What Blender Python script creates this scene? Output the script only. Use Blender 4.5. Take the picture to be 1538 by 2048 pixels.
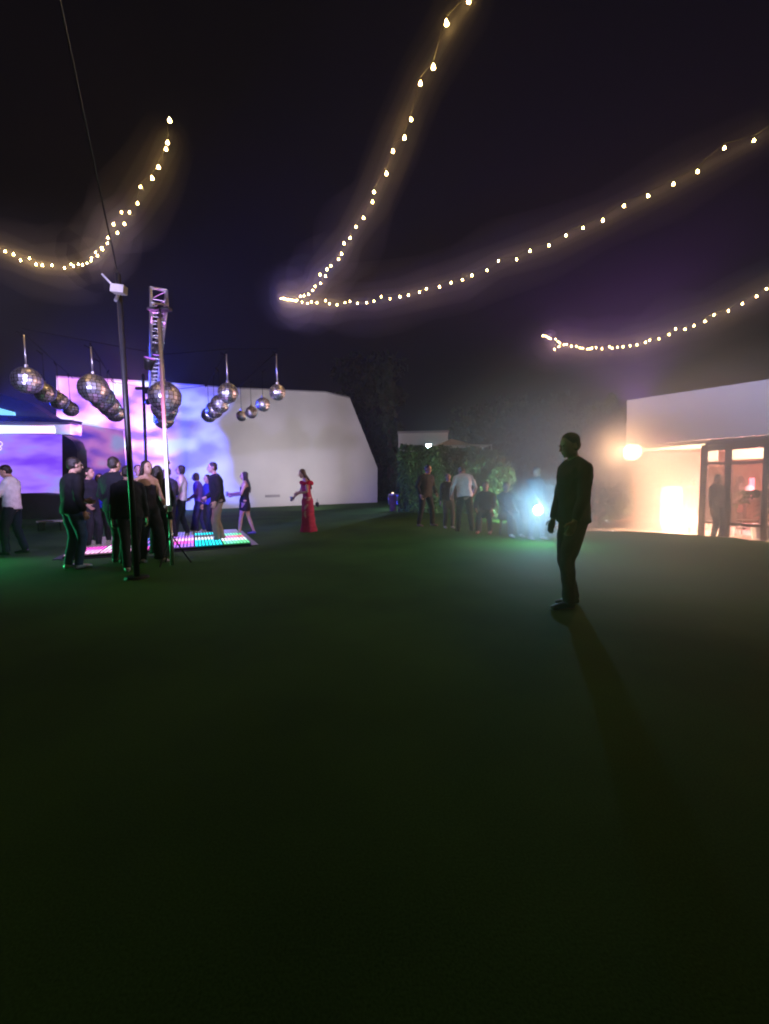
import bpy, bmesh, math, random
import numpy as np
from mathutils import Vector, Matrix, Euler
random.seed(7); rng = np.random.default_rng(7)
for o in list(bpy.data.objects): bpy.data.objects.remove(o)
S = bpy.context.scene
COL = S.collection
R = math.radians

# ------------------------------------------------------------------ camera
CAM_H = 1.22; FPX = 850.0
cd = bpy.data.cameras.new('camera'); cam = bpy.data.objects.new('camera', cd); COL.objects.link(cam)
cd.sensor_fit = 'VERTICAL'; cd.sensor_height = 24.0; cd.lens = FPX/2048*24.0
cd.clip_start = 0.05; cd.clip_end = 600
CM = (Matrix.Rotation(R(90-3.63), 4, 'X') @ Matrix.Rotation(R(-1.2), 4, 'Z'))
CM = Matrix.Translation((0, 0, CAM_H)) @ CM
cam.matrix_world = CM
S.camera = cam

# ------------------------------------------------------------------ night sky
W = bpy.data.worlds.new('World'); S.world = W; W.use_nodes = True
wn = W.node_tree.nodes; wl = W.node_tree.links
bg = wn['Background']
sky = wn.new('ShaderNodeTexSky'); sky.sky_type = 'NISHITA'; sky.sun_disc = False
sky.sun_elevation = R(-4.0); sky.sun_rotation = R(200); sky.dust_density = 2.0
mixw = wn.new('ShaderNodeMix'); mixw.data_type = 'RGBA'; mixw.inputs[0].default_value = 0.75
mixw.inputs[7].default_value = (0.085, 0.075, 0.13, 1)
wl.new(sky.outputs[0], mixw.inputs[6]); wl.new(mixw.outputs[2], bg.inputs[0])
bg.inputs[1].default_value = 0.04

# ------------------------------------------------------------------ exposure
S.view_settings.view_transform = 'Standard'; S.view_settings.look = 'None'
S.view_settings.exposure = 0; S.view_settings.gamma = 1; S.view_settings.use_curve_mapping = False
S.render.engine = 'CYCLES'
S.cycles.max_bounces = 5; S.cycles.volume_bounces = 0; S.cycles.diffuse_bounces = 2
S.cycles.glossy_bounces = 3; S.cycles.transparent_max_bounces = 6
S.cycles.filter_width = 2.0; S.cycles.volume_step_rate = 1.8; S.cycles.volume_max_steps = 256
S.cycles.use_denoising = True
S.cycles.sample_clamp_indirect = 4; S.cycles.sample_clamp_direct = 60
HAZE = 0.0024; HAZE_G = 0.25

# ------------------------------------------------------------------ helpers
def ray(px, py):
    d = Vector(((px-769)/FPX, -(py-1024)/FPX, -1))
    return CM.to_3x3() @ d
def at(px, py, Y):
    d = ray(px, py); return Vector((0, 0, CAM_H)) + d*(Y/d.y)
def ground(px, py, z=0.0):
    d = ray(px, py); return Vector((0, 0, CAM_H)) + d*((z-CAM_H)/d.z)
def at_z(px, py, z): return ground(px, py, z)

def tag(o, label=None, cat=None, group=None, kind=None):
    if label: o['label'] = label
    if cat: o['category'] = cat
    if group: o['group'] = group
    if kind: o['kind'] = kind
    return o
def empty(name, loc=(0, 0, 0), rz=0.0, **k):
    o = bpy.data.objects.new(name, None); COL.objects.link(o); o.location = loc; o.rotation_euler.z = rz
    o.empty_display_size = .1
    return tag(o, **k)

def nodes_of(name):
    m = bpy.data.materials.new(name); m.use_nodes = True
    return m, m.node_tree.nodes, m.node_tree.links, m.node_tree.nodes['Principled BSDF']
def mat(name, col, rough=0.6, metal=0.0, emit=None, es=0.0, var=0.18, scale=8.0, bump=0.0, bscale=60.0, spec=0.5):
    m, N, L, b = nodes_of(name)
    b.inputs['Roughness'].default_value = rough; b.inputs['Metallic'].default_value = metal
    b.inputs['Specular IOR Level'].default_value = spec
    tc = N.new('ShaderNodeTexCoord')
    nz = N.new('ShaderNodeTexNoise'); nz.inputs['Scale'].default_value = scale; nz.inputs['Detail'].default_value = 5
    L.new(tc.outputs['Object'], nz.inputs['Vector'])
    cr = N.new('ShaderNodeValToRGB')
    cr.color_ramp.elements[0].position = .3; cr.color_ramp.elements[1].position = .7
    lo = [max(0, c*(1-var)) for c in col]; hi = [min(1, c*(1+var)) for c in col]
    cr.color_ramp.elements[0].color = (*lo, 1); cr.color_ramp.elements[1].color = (*hi, 1)
    L.new(nz.outputs['Fac'], cr.inputs['Fac']); L.new(cr.outputs['Color'], b.inputs['Base Color'])
    if bump:
        n2 = N.new('ShaderNodeTexNoise'); n2.inputs['Scale'].default_value = bscale; n2.inputs['Detail'].default_value = 4
        L.new(tc.outputs['Object'], n2.inputs['Vector'])
        bp = N.new('ShaderNodeBump'); bp.inputs['Strength'].default_value = bump; bp.inputs['Distance'].default_value = .02
        L.new(n2.outputs['Fac'], bp.inputs['Height']); L.new(bp.outputs['Normal'], b.inputs['Normal'])
    if emit:
        b.inputs['Emission Color'].default_value = (*emit, 1); b.inputs['Emission Strength'].default_value = es
    return m

class MB:
    def __init__(s): s.v = []; s.f = []
    def add(s, vs, fs):
        b = len(s.v); s.v += [tuple(v) for v in vs]; s.f += [tuple(i+b for i in f) for f in fs]; return s
    def box(s, c, size, rot=None, M=None):
        hx, hy, hz = size[0]/2, size[1]/2, size[2]/2
        vs = [Vector((x, y, z)) for x in (-hx, hx) for y in (-hy, hy) for z in (-hz, hz)]
        if rot is not None: vs = [rot @ v for v in vs]
        vs = [v+Vector(c) for v in vs]
        if M is not None: vs = [M @ v for v in vs]
        return s.add(vs, [(0, 1, 3, 2), (4, 6, 7, 5), (0, 4, 5, 1), (2, 3, 7, 6), (0, 2, 6, 4), (1, 5, 7, 3)])
    def prism(s, pts, ext):
        n = len(pts); a = [Vector(p) for p in pts]; b = [p+Vector(ext) for p in a]
        fs = [tuple(range(n))[::-1], tuple(range(n, 2*n))] + [(i, (i+1) % n, n+(i+1) % n, n+i) for i in range(n)]
        return s.add(a+b, fs)
    def loft(s, centers, frames, radii, n=10, cap=True):
        vs = []
        for c, (u, w), (ru, rw) in zip(centers, frames, radii):
            for k in range(n):
                t = 2*math.pi*k/n
                vs.append(Vector(c)+u*(ru*math.cos(t))+w*(rw*math.sin(t)))
        fs = []
        for i in range(len(centers)-1):
            for k in range(n):
                k2 = (k+1) % n
                fs.append((i*n+k, i*n+k2, (i+1)*n+k2, (i+1)*n+k))
        if cap:
            fs.append(tuple(range(n))[::-1]); m = (len(centers)-1)*n; fs.append(tuple(range(m, m+n)))
        return s.add(vs, fs)
    def tube(s, pts, r, n=8, cap=True):
        pts = [Vector(p) for p in pts]
        rs = r if isinstance(r, (list, tuple)) else [r]*len(pts)
        fr = []; pu = None
        for i in range(len(pts)):
            d = (pts[min(i+1, len(pts)-1)]-pts[max(i-1, 0)])
            if d.length < 1e-9: d = Vector((0, 0, 1))
            d.normalize()
            if pu is None:
                pu = d.orthogonal().normalized()
            u = (pu-d*pu.dot(d)).normalized(); w = d.cross(u); pu = u
            fr.append((u, w))
        return s.loft(pts, fr, [(a, a) for a in rs], n, cap)
    def ell(s, c, r, n=12, m=8, rot=None):
        c = Vector(c); r = (r, r, r) if not isinstance(r, (tuple, list)) else r
        vs = [Vector((0, 0, r[2]))]
        for j in range(1, m):
            ph = math.pi*j/m
            for k in range(n):
                t = 2*math.pi*k/n
                vs.append(Vector((r[0]*math.sin(ph)*math.cos(t), r[1]*math.sin(ph)*math.sin(t), r[2]*math.cos(ph))))
        vs.append(Vector((0, 0, -r[2])))
        if rot is not None: vs = [rot @ v for v in vs]
        fs = [(0, 1+k, 1+(k+1) % n) for k in range(n)]
        for j in range(m-2):
            for k in range(n):
                a = 1+j*n+k; b = 1+j*n+(k+1) % n
                fs.append((a, a+n, b+n, b))
        e = len(vs)-1; b0 = 1+(m-2)*n
        fs += [(e, b0+(k+1) % n, b0+k) for k in range(n)]
        return s.add([v+c for v in vs], fs)
    def mesh(s, name, smooth=False):
        me = bpy.data.meshes.new(name); me.from_pydata([tuple(v) for v in s.v], [], s.f); me.update()
        if smooth: me.polygons.foreach_set('use_smooth', [True]*len(me.polygons))
        return me
    def build(s, name, m, parent=None, smooth=False, fixn=True, **k):
        me = s.mesh(name, smooth)
        if fixn:
            bm = bmesh.new(); bm.from_mesh(me); bmesh.ops.recalc_face_normals(bm, faces=bm.faces); bm.to_mesh(me); bm.free()
        me.materials.append(m)
        o = bpy.data.objects.new(name, me); COL.objects.link(o)
        if parent is not None: o.parent = parent
        return tag(o, **k)

def lamp(name, kind, loc, color, power, parent=None, target=None, radius=.05, angle=60, blend=.6, **k):
    """a light placed at or near its fixture"""
    l = bpy.data.lights.new(name, kind); l.color = color; l.energy = power
    if kind == 'SPOT': l.spot_size = R(angle); l.spot_blend = blend
    if kind in ('SPOT', 'POINT'): l.shadow_soft_size = radius
    if kind == 'AREA': l.shape = 'RECTANGLE'; l.size = k.get('sx', 1); l.size_y = k.get('sy', .3)
    o = bpy.data.objects.new(name, l); COL.objects.link(o); o.location = loc
    if target is not None:
        o.rotation_euler = (Vector(target)-Vector(loc)).to_track_quat('-Z', 'Y').to_euler()
    if parent is not None:
        o.parent = parent; o.matrix_parent_inverse = Matrix.Identity(4)
    return o

# ------------------------------------------------------------------ materials
M = {}
M['black_metal'] = mat('black_metal', (.02, .02, .023), .45, .6, var=.3)
M['steel'] = mat('steel', (.6, .6, .63), .38, 1.0, var=.1)
M['mirror'] = mat('mirror', (.82, .82, 1), .4, 1.0, var=.05)
M['plaster'] = mat('plaster', (.62, .61, .6), .85, var=.06, scale=.6, bump=.15, bscale=14)
M['plaster_dim'] = mat('plaster_dim', (.3, .29, .31), .85, var=.1, scale=.8, bump=.15, bscale=14)
M['deck'] = mat('deck', (.42, .36, .33), .5, var=.12, scale=1.5)
M['brown_frame'] = mat('brown_frame', (.12, .07, .05), .5, var=.2)
M['wood'] = mat('wood', (.2, .11, .07), .5, var=.3, scale=4)
M['leaf_dark'] = mat('leaf_dark', (.035, .06, .03), .6, var=.5, scale=1.2)
M['leaf_hedge'] = mat('leaf_hedge', (.06, .14, .06), .55, var=.5, scale=1.5)
M['bark'] = mat('bark', (.09, .06, .045), .9, var=.4, scale=5, bump=.4)
#M['grass_blade'] = mat('grass_blade', (.036, .075, .022), .7, var=.3, scale=.9, spec=.2)
M['canopy'] = mat('canopy', (.7, .68, .64), .8, var=.05)
M['wire'] = mat('wire', (.008, .009, .007), .8, spec=.1)
M['matt_black'] = mat('matt_black', (.004, .004, .005), .95, spec=.05)
M['white_paint'] = mat('white_paint', (.75, .73, .68), .5, var=.05)

def emis(name, col, s, sampling=None):
    m, N, L, b = nodes_of(name)
    b.inputs['Base Color'].default_value = (*[min(1, c*.6) for c in col], 1)
    b.inputs['Emission Color'].default_value = (*col, 1); b.inputs['Emission Strength'].default_value = s
    if sampling: m.cycles.emission_sampling = sampling
    return m

# lawn
m, N, L, b = nodes_of('lawn'); M['lawn'] = m
tc = N.new('ShaderNodeTexCoord')
n1 = N.new('ShaderNodeTexNoise'); n1.inputs['Scale'].default_value = .5; n1.inputs['Detail'].default_value = 8
n2 = N.new('ShaderNodeTexNoise'); n2.inputs['Scale'].default_value = 120; n2.inputs['Detail'].default_value = 6
L.new(tc.outputs['Object'], n1.inputs['Vector']); L.new(tc.outputs['Object'], n2.inputs['Vector'])
mx = N.new('ShaderNodeMath'); mx.operation = 'ADD'
sc = N.new('ShaderNodeMath'); sc.operation = 'MULTIPLY'; sc.inputs[1].default_value = .7
L.new(n2.outputs['Fac'], sc.inputs[0]); L.new(n1.outputs['Fac'], mx.inputs[0]); L.new(sc.outputs[0], mx.inputs[1])
cr = N.new('ShaderNodeValToRGB'); e = cr.color_ramp.elements
e[0].position = .6; e[0].color = (.018, .075, .012, 1); e[1].position = 1.0; e[1].color = (.05, .155, .028, 1)
L.new(mx.outputs[0], cr.inputs['Fac']); L.new(cr.outputs['Color'], b.inputs['Base Color'])
b.inputs['Roughness'].default_value = .85; b.inputs['Specular IOR Level'].default_value = .15
bp = N.new('ShaderNodeBump'); bp.inputs['Strength'].default_value = .16; bp.inputs['Distance'].default_value = .005
L.new(n2.outputs['Fac'], bp.inputs['Height']); L.new(bp.outputs['Normal'], b.inputs['Normal'])

# ================================================================== SETTING
# terrace lies a step below the lawn on the right
TZ = -0.42
def fascia_pt(px, z=None):     # plan line of the right building's front
    A = Vector((7.33, 12.9)); B = Vector((9.5, 10.5))
    t = (px-769)/FPX
    # A + s(B-A) with X = t*Y
    D = B-A; s = (t*A.y-A.x)/(D.x-t*D.y)
    return A+D*s
FA = Vector((7.33, 12.9)); FD = (Vector((9.5, 10.5))-FA).normalized(); FN = Vector((-FD.y, FD.x))
if FN.y < 0: FN = -FN
def F(u, d, z): # building frame: u along the front (to the right), d behind the front, z
    p = FA+FD*u+FN*d; return Vector((p.x, p.y, z))
def up_of(px):  # u for pixel column on the front
    p = fascia_pt(px); return (p-FA).dot(FD)

edge_px = [(1040, 1046), (1110, 1056), (1165, 1063), (1260, 1063), (1320, 1066), (1400, 1071), (1470, 1076), (1538, 1084), (1640, 1098)]
edge = [ground(*p) for p in edge_px]
lawn = MB()
far_l = [Vector((-60, 70, 0)), Vector((-60, -8, 0)), Vector((30, -8, 0)), Vector((30, edge[-1].y-2, 0))]
poly = far_l + edge[::-1] + [Vector((edge[0].x+.3, 22, 0)), Vector((5.8, 70, 0))]
lawn.add(poly, [tuple(range(len(poly)))])
me = lawn.mesh('lawn'); bm = bmesh.new(); bm.from_mesh(me); bmesh.ops.triangulate(bm, faces=bm.faces)
for f in bm.faces:
    if f.normal.z < 0: f.normal_flip()
bm.to_mesh(me); bm.free(); me.materials.append(M['lawn'])
lo = bpy.data.objects.new('lawn', me); COL.objects.link(lo); tag(lo, 'dark green lawn stretching to the white walls', kind='structure')
# kerb face from lawn down to terrace
k = MB()
for a, b2 in zip(edge[:-1], edge[1:]):
    k.prism([a+Vector((0, 0, -.003)), b2+Vector((0, 0, -.003)), b2+Vector((.02, .16, -.003)), a+Vector((.02, .16, -.003))], (0, 0, TZ-.05))
k.build('lawn_kerb', M['plaster_dim'], label='low stone edge where the lawn drops to the terrace', kind='structure')
g = MB(); g.add([(-250, -60, -.6), (250, -60, -.6), (250, 300, -.6), (-250, 300, -.6)], [(0, 1, 2, 3)])
g.build('ground', mat('soil', (.05, .045, .04), .9), kind='structure', label='dark ground around the garden')
t = MB(); t.prism([(3.6, 8.5, TZ), (16, 5.5, TZ), (24, 26, TZ), (4, 26, TZ)], (0, 0, -.12))
t.build('terrace_floor', M['deck'], kind='structure', label='pale paved terrace in front of the lit building')

# ------------------------------------------------------------------ white building, left
WZ = 7.15
A0 = at_z(115, 755, WZ); A1 = at_z(700, 797, WZ)
wd = (Vector((A1.x, A1.y, 0))-Vector((A0.x, A0.y, 0))).normalized(); wn_ = Vector((-wd.y, wd.x, 0))
if wn_.y < 0: wn_ = -wn_
def wallpt(px, py):
    d = ray(px, py); c = Vector((0, 0, CAM_H)); t_ = (Vector((A0.x, A0.y, 0))-c).dot(wn_)/d.dot(wn_)
    return c+d*t_
prof = [wallpt(113, 1035), wallpt(113, 755), wallpt(300, 765), wallpt(480, 778), wallpt(650, 785), wallpt(700, 797), wallpt(730, 872), wallpt(755, 936), wallpt(755, 1012)]
prof[0].z = -.1; prof[-1].z = -.1
wb = empty('white_building', (A0.x, A0.y, 0), label='big white wall of a building with a sloping right end behind the dancers', cat='building')
def rel(o, root): return [Vector(p)-Vector(root.location) for p in o]
MB().prism(rel(prof, wb), wn_*4).build('wall', M['plaster'], wb)
cop = MB()
for a, b2 in zip(prof[1:5], prof[2:6]):
    a2, b3 = a-wn_*.06, b2-wn_*.06
    cop.prism(rel([a2+Vector((0, 0, .004)), b3+Vector((0, 0, .004)), b3+Vector((0, 0, .07)), a2+Vector((0, 0, .07))], wb), wn_*4.1)
cop.build('coping', M['plaster_dim'], wb)
v = wallpt(545, 992); MB().box(v-wn_*.06-wb.location, (.9, .1, .16), Matrix.Rotation(math.atan2(wd.y, wd.x), 3, 'Z')).build('vent_cover', M['plaster_dim'], wb)

# lower block in front of it
b0 = at_z(140, 845, 4.4); b1 = at_z(247, 862, 4.4)
fb = empty('low_wall_block', (b0.x, b0.y, 0), label='lower grey violet wall block beside the LED stage', cat='building')
dd = Vector((b1.x-b0.x, b1.y-b0.y, 0)); nn = Vector((-dd.y, dd.x, 0)).normalized()
MB().prism([(0, 0, 0), dd, dd+Vector((0, 0, 4.4)), (0, 0, 4.4)], nn*1.2).build('wall', mat('grey_render', (.12, .11, .13), .85, var=.08, scale=.6), fb)
MB().prism([Vector((0, 0, 4.403))-nn*.05, dd-nn*.05+Vector((0, 0, 4.403)), dd-nn*.05+Vector((0, 0, 4.5)), Vector((0, 0, 4.5))-nn*.05], nn*1.3).build('coping', M['plaster_dim'], fb)

# ------------------------------------------------------------------ LED stage at far left
sY = 16.0
st = empty('led_stage', at(20, 1038, sY), label='stage at the far left with a violet cloud LED screen and a glowing white strip', cat='stage')
st.location.z = 0
def loc(px, py, Y, root): return at(px, py, Y)-Vector(root.location)
def quad_panel(name, corners, Y, m, root, depth=.15, Yb=None):
    pts = [loc(x, y, Y, root) for x, y in corners]
    return MB().prism(pts, (0, depth, 0)).build(name, m, root)
m, N, L, b = nodes_of('cloud_screen'); M['cloud'] = m
tc = N.new('ShaderNodeTexCoord'); mp = N.new('ShaderNodeMapping'); mp.inputs['Scale'].default_value = (.5, .5, 1.6); mp.inputs['Location'].default_value = (3.1, 0, 1.3)
nz = N.new('ShaderNodeTexNoise'); nz.inputs['Scale'].default_value = .9; nz.inputs['Detail'].default_value = 2.5
L.new(tc.outputs['Object'], mp.inputs['Vector']); L.new(mp.outputs[0], nz.inputs['Vector'])
cr = N.new('ShaderNodeValToRGB'); e = cr.color_ramp.elements
e[0].position = .33; e[0].color = (.18, .05, .85, 1); e[1].position = .72; e[1].color = (.5, .25, .5, 1)
x = e.new(.5); x.color = (.36, .18, .95, 1); x = e.new(.6); x.color = (.3, .25, .85, 1)
L.new(nz.outputs['Fac'], cr.inputs['Fac']); L.new(cr.outputs['Color'], b.inputs['Emission Color'])
b.inputs['Emission Strength'].default_value = 1.15; b.inputs['Base Color'].default_value = (.02, .02, .02, 1); b.inputs['Roughness'].default_value = .4
scr = quad_panel('led_screen', [(-60, 987), (130, 987), (121, 869), (-60, 867)], sY, M['cloud'], st)
# partial ring emblem at the frame's left edge of the screen
for (cx, cy, r_) in ((0, 888, 4.5), (-1, 897, 3.5)):
    ring = [loc(cx+r_*math.cos(a), cy+r_*math.sin(a), sY-.03, st) for a in [i*math.pi/8 for i in range(17)]]
    MB().tube(ring, .018, 6).build('emblem_ring', emis('emblem_glow', (.75, .6, 1), 1.2), scr)
m, N, L, b = nodes_of('strip_glow')
tc = N.new('ShaderNodeTexCoord'); sx = N.new('ShaderNodeSeparateXYZ'); L.new(tc.outputs['Object'], sx.inputs[0])
mr = N.new('ShaderNodeMapRange'); mr.inputs[1].default_value = -1.2; mr.inputs[2].default_value = 1.4; L.new(sx.outputs[0], mr.inputs[0])
cr = N.new('ShaderNodeValToRGB'); e = cr.color_ramp.elements
e[0].position = .3; e[0].color = (.85, 1, 1, 1); e[1].position = 1; e[1].color = (1, .6, .85, 1); x = e.new(.75); x.color = (.65, .75, 1, 1)
L.new(mr.outputs[0], cr.inputs['Fac']); L.new(cr.outputs['Color'], b.inputs['Emission Color']); b.inputs['Emission Strength'].default_value = 1.6
quad_panel('light_strip', [(-60, 866), (109, 866), (107, 852), (-60, 850)], sY-.1, m, st)
quad_panel('screen_surround', [(107.5, 868.5), (140, 868.5), (140, 846), (-60, 842), (-60, 849.5), (107.5, 851.5)], sY-.05, M['plaster_dim'], st, .6)
quad_panel('roof', [(-60, 841.5), (143, 845.5), (146, 840), (60, 832), (-60, 828)], sY-.3, M['black_metal'], st, .5)
MB().prism([loc(-60, 827, sY+1, st), loc(112, 840, sY+1, st), loc(60, 806, sY+1, st), loc(-60, 770, sY+1, st)], (0, .5, 0)).build('gable', M['black_metal'], st)
quad_panel('upper_screen', [(-60, 833.5), (28, 833.5), (26, 824), (-60, 800)], sY+.7, emis('cyan_glow', (.25, .75, 1), 1.1), st, .1)
quad_panel('speaker_stack', [(125, 1000), (158, 1000), (154, 900), (146, 882), (124, 869)], sY-.6, M['black_metal'], st, .5)
quad_panel('stage_skirt', [(-60, 1040), (200, 1036), (196, 996), (60, 986), (-60, 990)], sY-.8, mat('skirt', (.03, .025, .035), .8), st, 1.2)
bm_ = MB(); a = at(80, 1043, sY-2.6); c = at(128, 1041, sY-2.6)
root = empty('bench', ((a+c)/2).to_tuple()[:2]+(0,), label='low pale bench lying in front of the LED stage', cat='bench')
a -= root.location; c -= root.location
MB().box(((a+c)/2), ((c-a).length, .3, .05)).build('seat', M['plaster'], root)
for s_ in (-1, 1): MB().box((s_*.35, 0, ((a+c)/2).z/2-.0135), (.05, .25, ((a+c)/2).z-.03)).build('leg', M['black_metal'], root)

# ------------------------------------------------------------------ back wall, hedge, far tent
hb = at(797, 867, 26)
bw = empty('rear_building', (hb.x, hb.y, 0), label='pale bluish wall behind the hedge with a white floodlight', cat='building')
H_ = hb.z
MB().box((1.5, .3, H_/2), (3.0, .6, H_)).build('wall', M['plaster'], bw)
MB().box((1.5, .3, H_+.062), (3.1, .7, .12)).build('coping', M['plaster_dim'], bw)
lp = at(857, 892, 25.4)
fl = empty('floodlight', lp, label='small blue white floodlight shining above the hedge', cat='floodlight')
MB().box((0, .06, 0), (.34, .1, .26)).build('housing', M['black_metal'], fl)
MB().box((0, 0, 0), (.28, .02, .2)).build('lens', emis('flood_white', (.75, .92, 1), 60), fl)
MB().box((0, .3, 0), (.06, .4, .06)).build('bracket', M['black_metal'], fl)
lamp('flood_light_source', 'SPOT', lp+Vector((0, -.05, 0)), (.6, .9, 1), 900, None, lp+Vector((2.2, -5, -2.3)), .1, 150)

def leaves(mb, n, gen, size, mix=.5):
    for _ in range(n):
        c = gen(); s_ = size*random.uniform(.6, 1.4)
        e_ = Euler((random.uniform(0, 6.3), random.uniform(0, 6.3), random.uniform(0, 6.3))).to_matrix()
        vs = [Vector((-s_, 0, 0)), Vector((0, -s_*.45, .1*s_)), Vector((s_, 0, 0)), Vector((0, s_*.45, .1*s_))]
        b_ = len(mb.v); mb.v += [tuple(e_ @ v+c) for v in vs]; mb.f += [(b_, b_+1, b_+2, b_+3)]
hl = at(797, 895, 19); hr = at(992, 903, 16.5)
hg = empty('hedge', (hl.x, hl.y, 0), label='tall clipped green hedge behind the white shirted guest', cat='hedge')
hv = Vector((hr.x-hl.x, hr.y-hl.y, 0)); hn = Vector((-hv.y, hv.x, 0)).normalized()
core = MB(); core.prism([(0, 0, 0), hv, hv+Vector((0, 0, hr.z-.15)), (0, 0, hl.z-.15)], hn*1.2)
core.build('stem_mass', M['leaf_dark'], hg)
lv = MB()
def hgen():
    t_ = random.random(); zt = hl.z+(hr.z-hl.z)*t_
    wob = .12*math.sin(t_*19)+.08*math.sin(t_*43+1)
    if random.random() < .8:
        return hv*t_-hn*(random.uniform(-.1, .16)+.5*wob)+Vector((0, 0, random.uniform(0, zt+wob*.5)))
    return hv*t_+hn*random.uniform(0, 1.2)+Vector((0, 0, zt+wob*.5+random.uniform(-.12, .1)))
leaves(lv, 9000, hgen, .075)
lv.build('foliage', M['leaf_hedge'], hg, fixn=False)
# rounded bush at hedge end
def bush(px, pyt, pyb_Y, rad, label, n=3500, flat=.9, m='leaf_hedge', name='bush', size=.06):
    top = at(px, pyt, pyb_Y); root = empty(name, (top.x, top.y, 0), label=label, cat='bush')
    hh = top.z
    st_ = MB()
    for i in range(5):
        a = i*1.3; st_.tube([(0, 0, 0), (.1*math.cos(a), .1*math.sin(a), hh*.35), (rad*.6*math.cos(a), rad*.6*math.sin(a), hh*.75)], [.03, .02, .008], 5)
    st_.build('stem', M['bark'], root)
    lobes = [(Vector((random.uniform(-.55, .55)*rad, random.uniform(-.4, .4)*rad, random.uniform(.2, .85)*hh)), random.uniform(.35, .6)*rad) for _ in range(12)]
    def gen():
        c, r_ = random.choice(lobes); d = Vector((random.gauss(0, 1), random.gauss(0, 1), random.gauss(0, 1))).normalized()
        p = c+d*r_*random.uniform(.6, 1.05); p.z = max(.02, min(p.z, hh)); return p
    mb = MB(); leaves(mb, n, gen, size); mb.build('foliage', M[m], root, fixn=False)
    return root
bush(1000, 935, 14.5, .75, 'bright green bush at the right end of the hedge lit by the torch', 4200)
bush(968, 912, 15.5, .9, 'green bush leaning over the hedge above the seated guests', 3800)

tp = at(908, 874, 22); te = at(985, 892, 22); tl = at(874, 891, 22)
tn = empty('tent', (tp.x, tp.y, 0), label='pale pointed canopy of a far tent above the hedge', cat='tent')
z0 = tl.z; hw = .95
roofm = MB(); apex = Vector((0, .8, tp.z))
cs = [Vector((-hw, 0, z0)), Vector((te.x-tp.x, 0, z0-.02)), Vector((te.x-tp.x, 1.8, z0)), Vector((-hw, 1.8, z0))]
mid = [Vector((-hw*.1, .6, tp.z-.02)), Vector((.9, .5, z0+.14))]
roofm.add([*cs, apex, Vector((.95, .9, z0+.12))], [(0, 1, 5, 4), (1, 2, 5), (2, 3, 4, 5), (3, 0, 4), (0, 3, 2, 1)])
roofm.build('canopy', M['canopy'], tn)
for c in cs: MB().tube([(c.x*.97, c.y, 0), (c.x*.97, c.y, z0)], .03, 6).build('leg', M['steel'], tn)

# trees
def blob_tree(name, label, px, pyt, Y, w, kind='round', n=5000, mname='leaf_dark', lx=0, leaf=.13, group=None):
    top = at(px, pyt, Y); root = empty(name, (top.x, top.y, -.1), label=label, cat='tree', group=group)
    hh = top.z+.1
    tr = MB()
    tr.tube([(0, 0, 0), (.04, .02, hh*.3), (-.05, .03, hh*.62), (0, 0, hh*.9)], [.05*hh*.6+.04, .04*hh*.5+.03, .04, .015], 8)
    for i in range(9):
        a = i*2.4; z = hh*(.28+.06*i); l = w*(.55-.03*i)
        tr.tube([(0, 0, z), (l*.5*math.cos(a), l*.5*math.sin(a), z+.25*l), (l*math.cos(a), l*math.sin(a), z+.6*l)], [.05, .03, .012], 5)
    tr.build('trunk', M['bark'], root, smooth=True)
    if kind == 'round':
        lobes = []
        for _ in range(26):
            a = random.uniform(0, 6.28); z = random.uniform(.32, .93); rr = w*.5*math.sqrt(max(0, 1-((z-.6)/.42)**2))*random.uniform(.3, 1)
            lobes.append((Vector((rr*math.cos(a), rr*math.sin(a), z*hh)), random.uniform(.12, .24)*w))
    else:
        lobes = []
        for i in range(34):
            z = .06+.92*i/34; rr = w*.5*min(1, 1.35*(1-z)**.7)*.5; a = random.uniform(0, 6.28)
            lobes.append((Vector((rr*math.cos(a), rr*math.sin(a), z*hh)), max(.08, w*.27*min(1, 1.3*(1-z)**.6))))
    def gen():
        c, r_ = random.choice(lobes); d = Vector((random.gauss(0, 1), random.gauss(0, 1), random.gauss(0, 1))).normalized()
        return c+d*r_*random.uniform(.45, 1.08)
    mb = MB(); leaves(mb, n, gen, leaf); mb.build('crown', M[mname], root, fixn=False)
    return root
blob_tree('cypress_tree', 'dark cypress beside the left corner of the lit terrace building', 1222, 782, 14.6, 1.5, 'cone', 5200, leaf=.1)
blob_tree('olive_tree', 'loose dark tree behind the man in the dark suit, warm lit on its right', 1168, 812, 15.5, 2.1, 'round', 3800, leaf=.09)
for (px, py, Y, w, k_, lb) in ((776, 720, 34, 2.6, 'cone', 'tall dark cypress in the gap right of the white wall'),
                      (730, 700, 38, 6, 'round', 'dark broad tree behind the sloping end of the white wall'),
                      (1040, 800, 32, 6, 'round', 'dark tree behind the hedge and left of the suited man'),
                      (960, 815, 38, 7, 'round', 'dark tree behind the pale tent canopy'),
                      (1120, 790, 27, 4, 'round', 'dark tree above the head of the suited man')):
    blob_tree('dark_tree', lb, px, py, Y, w, k_, 3200, leaf=.26)

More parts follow.
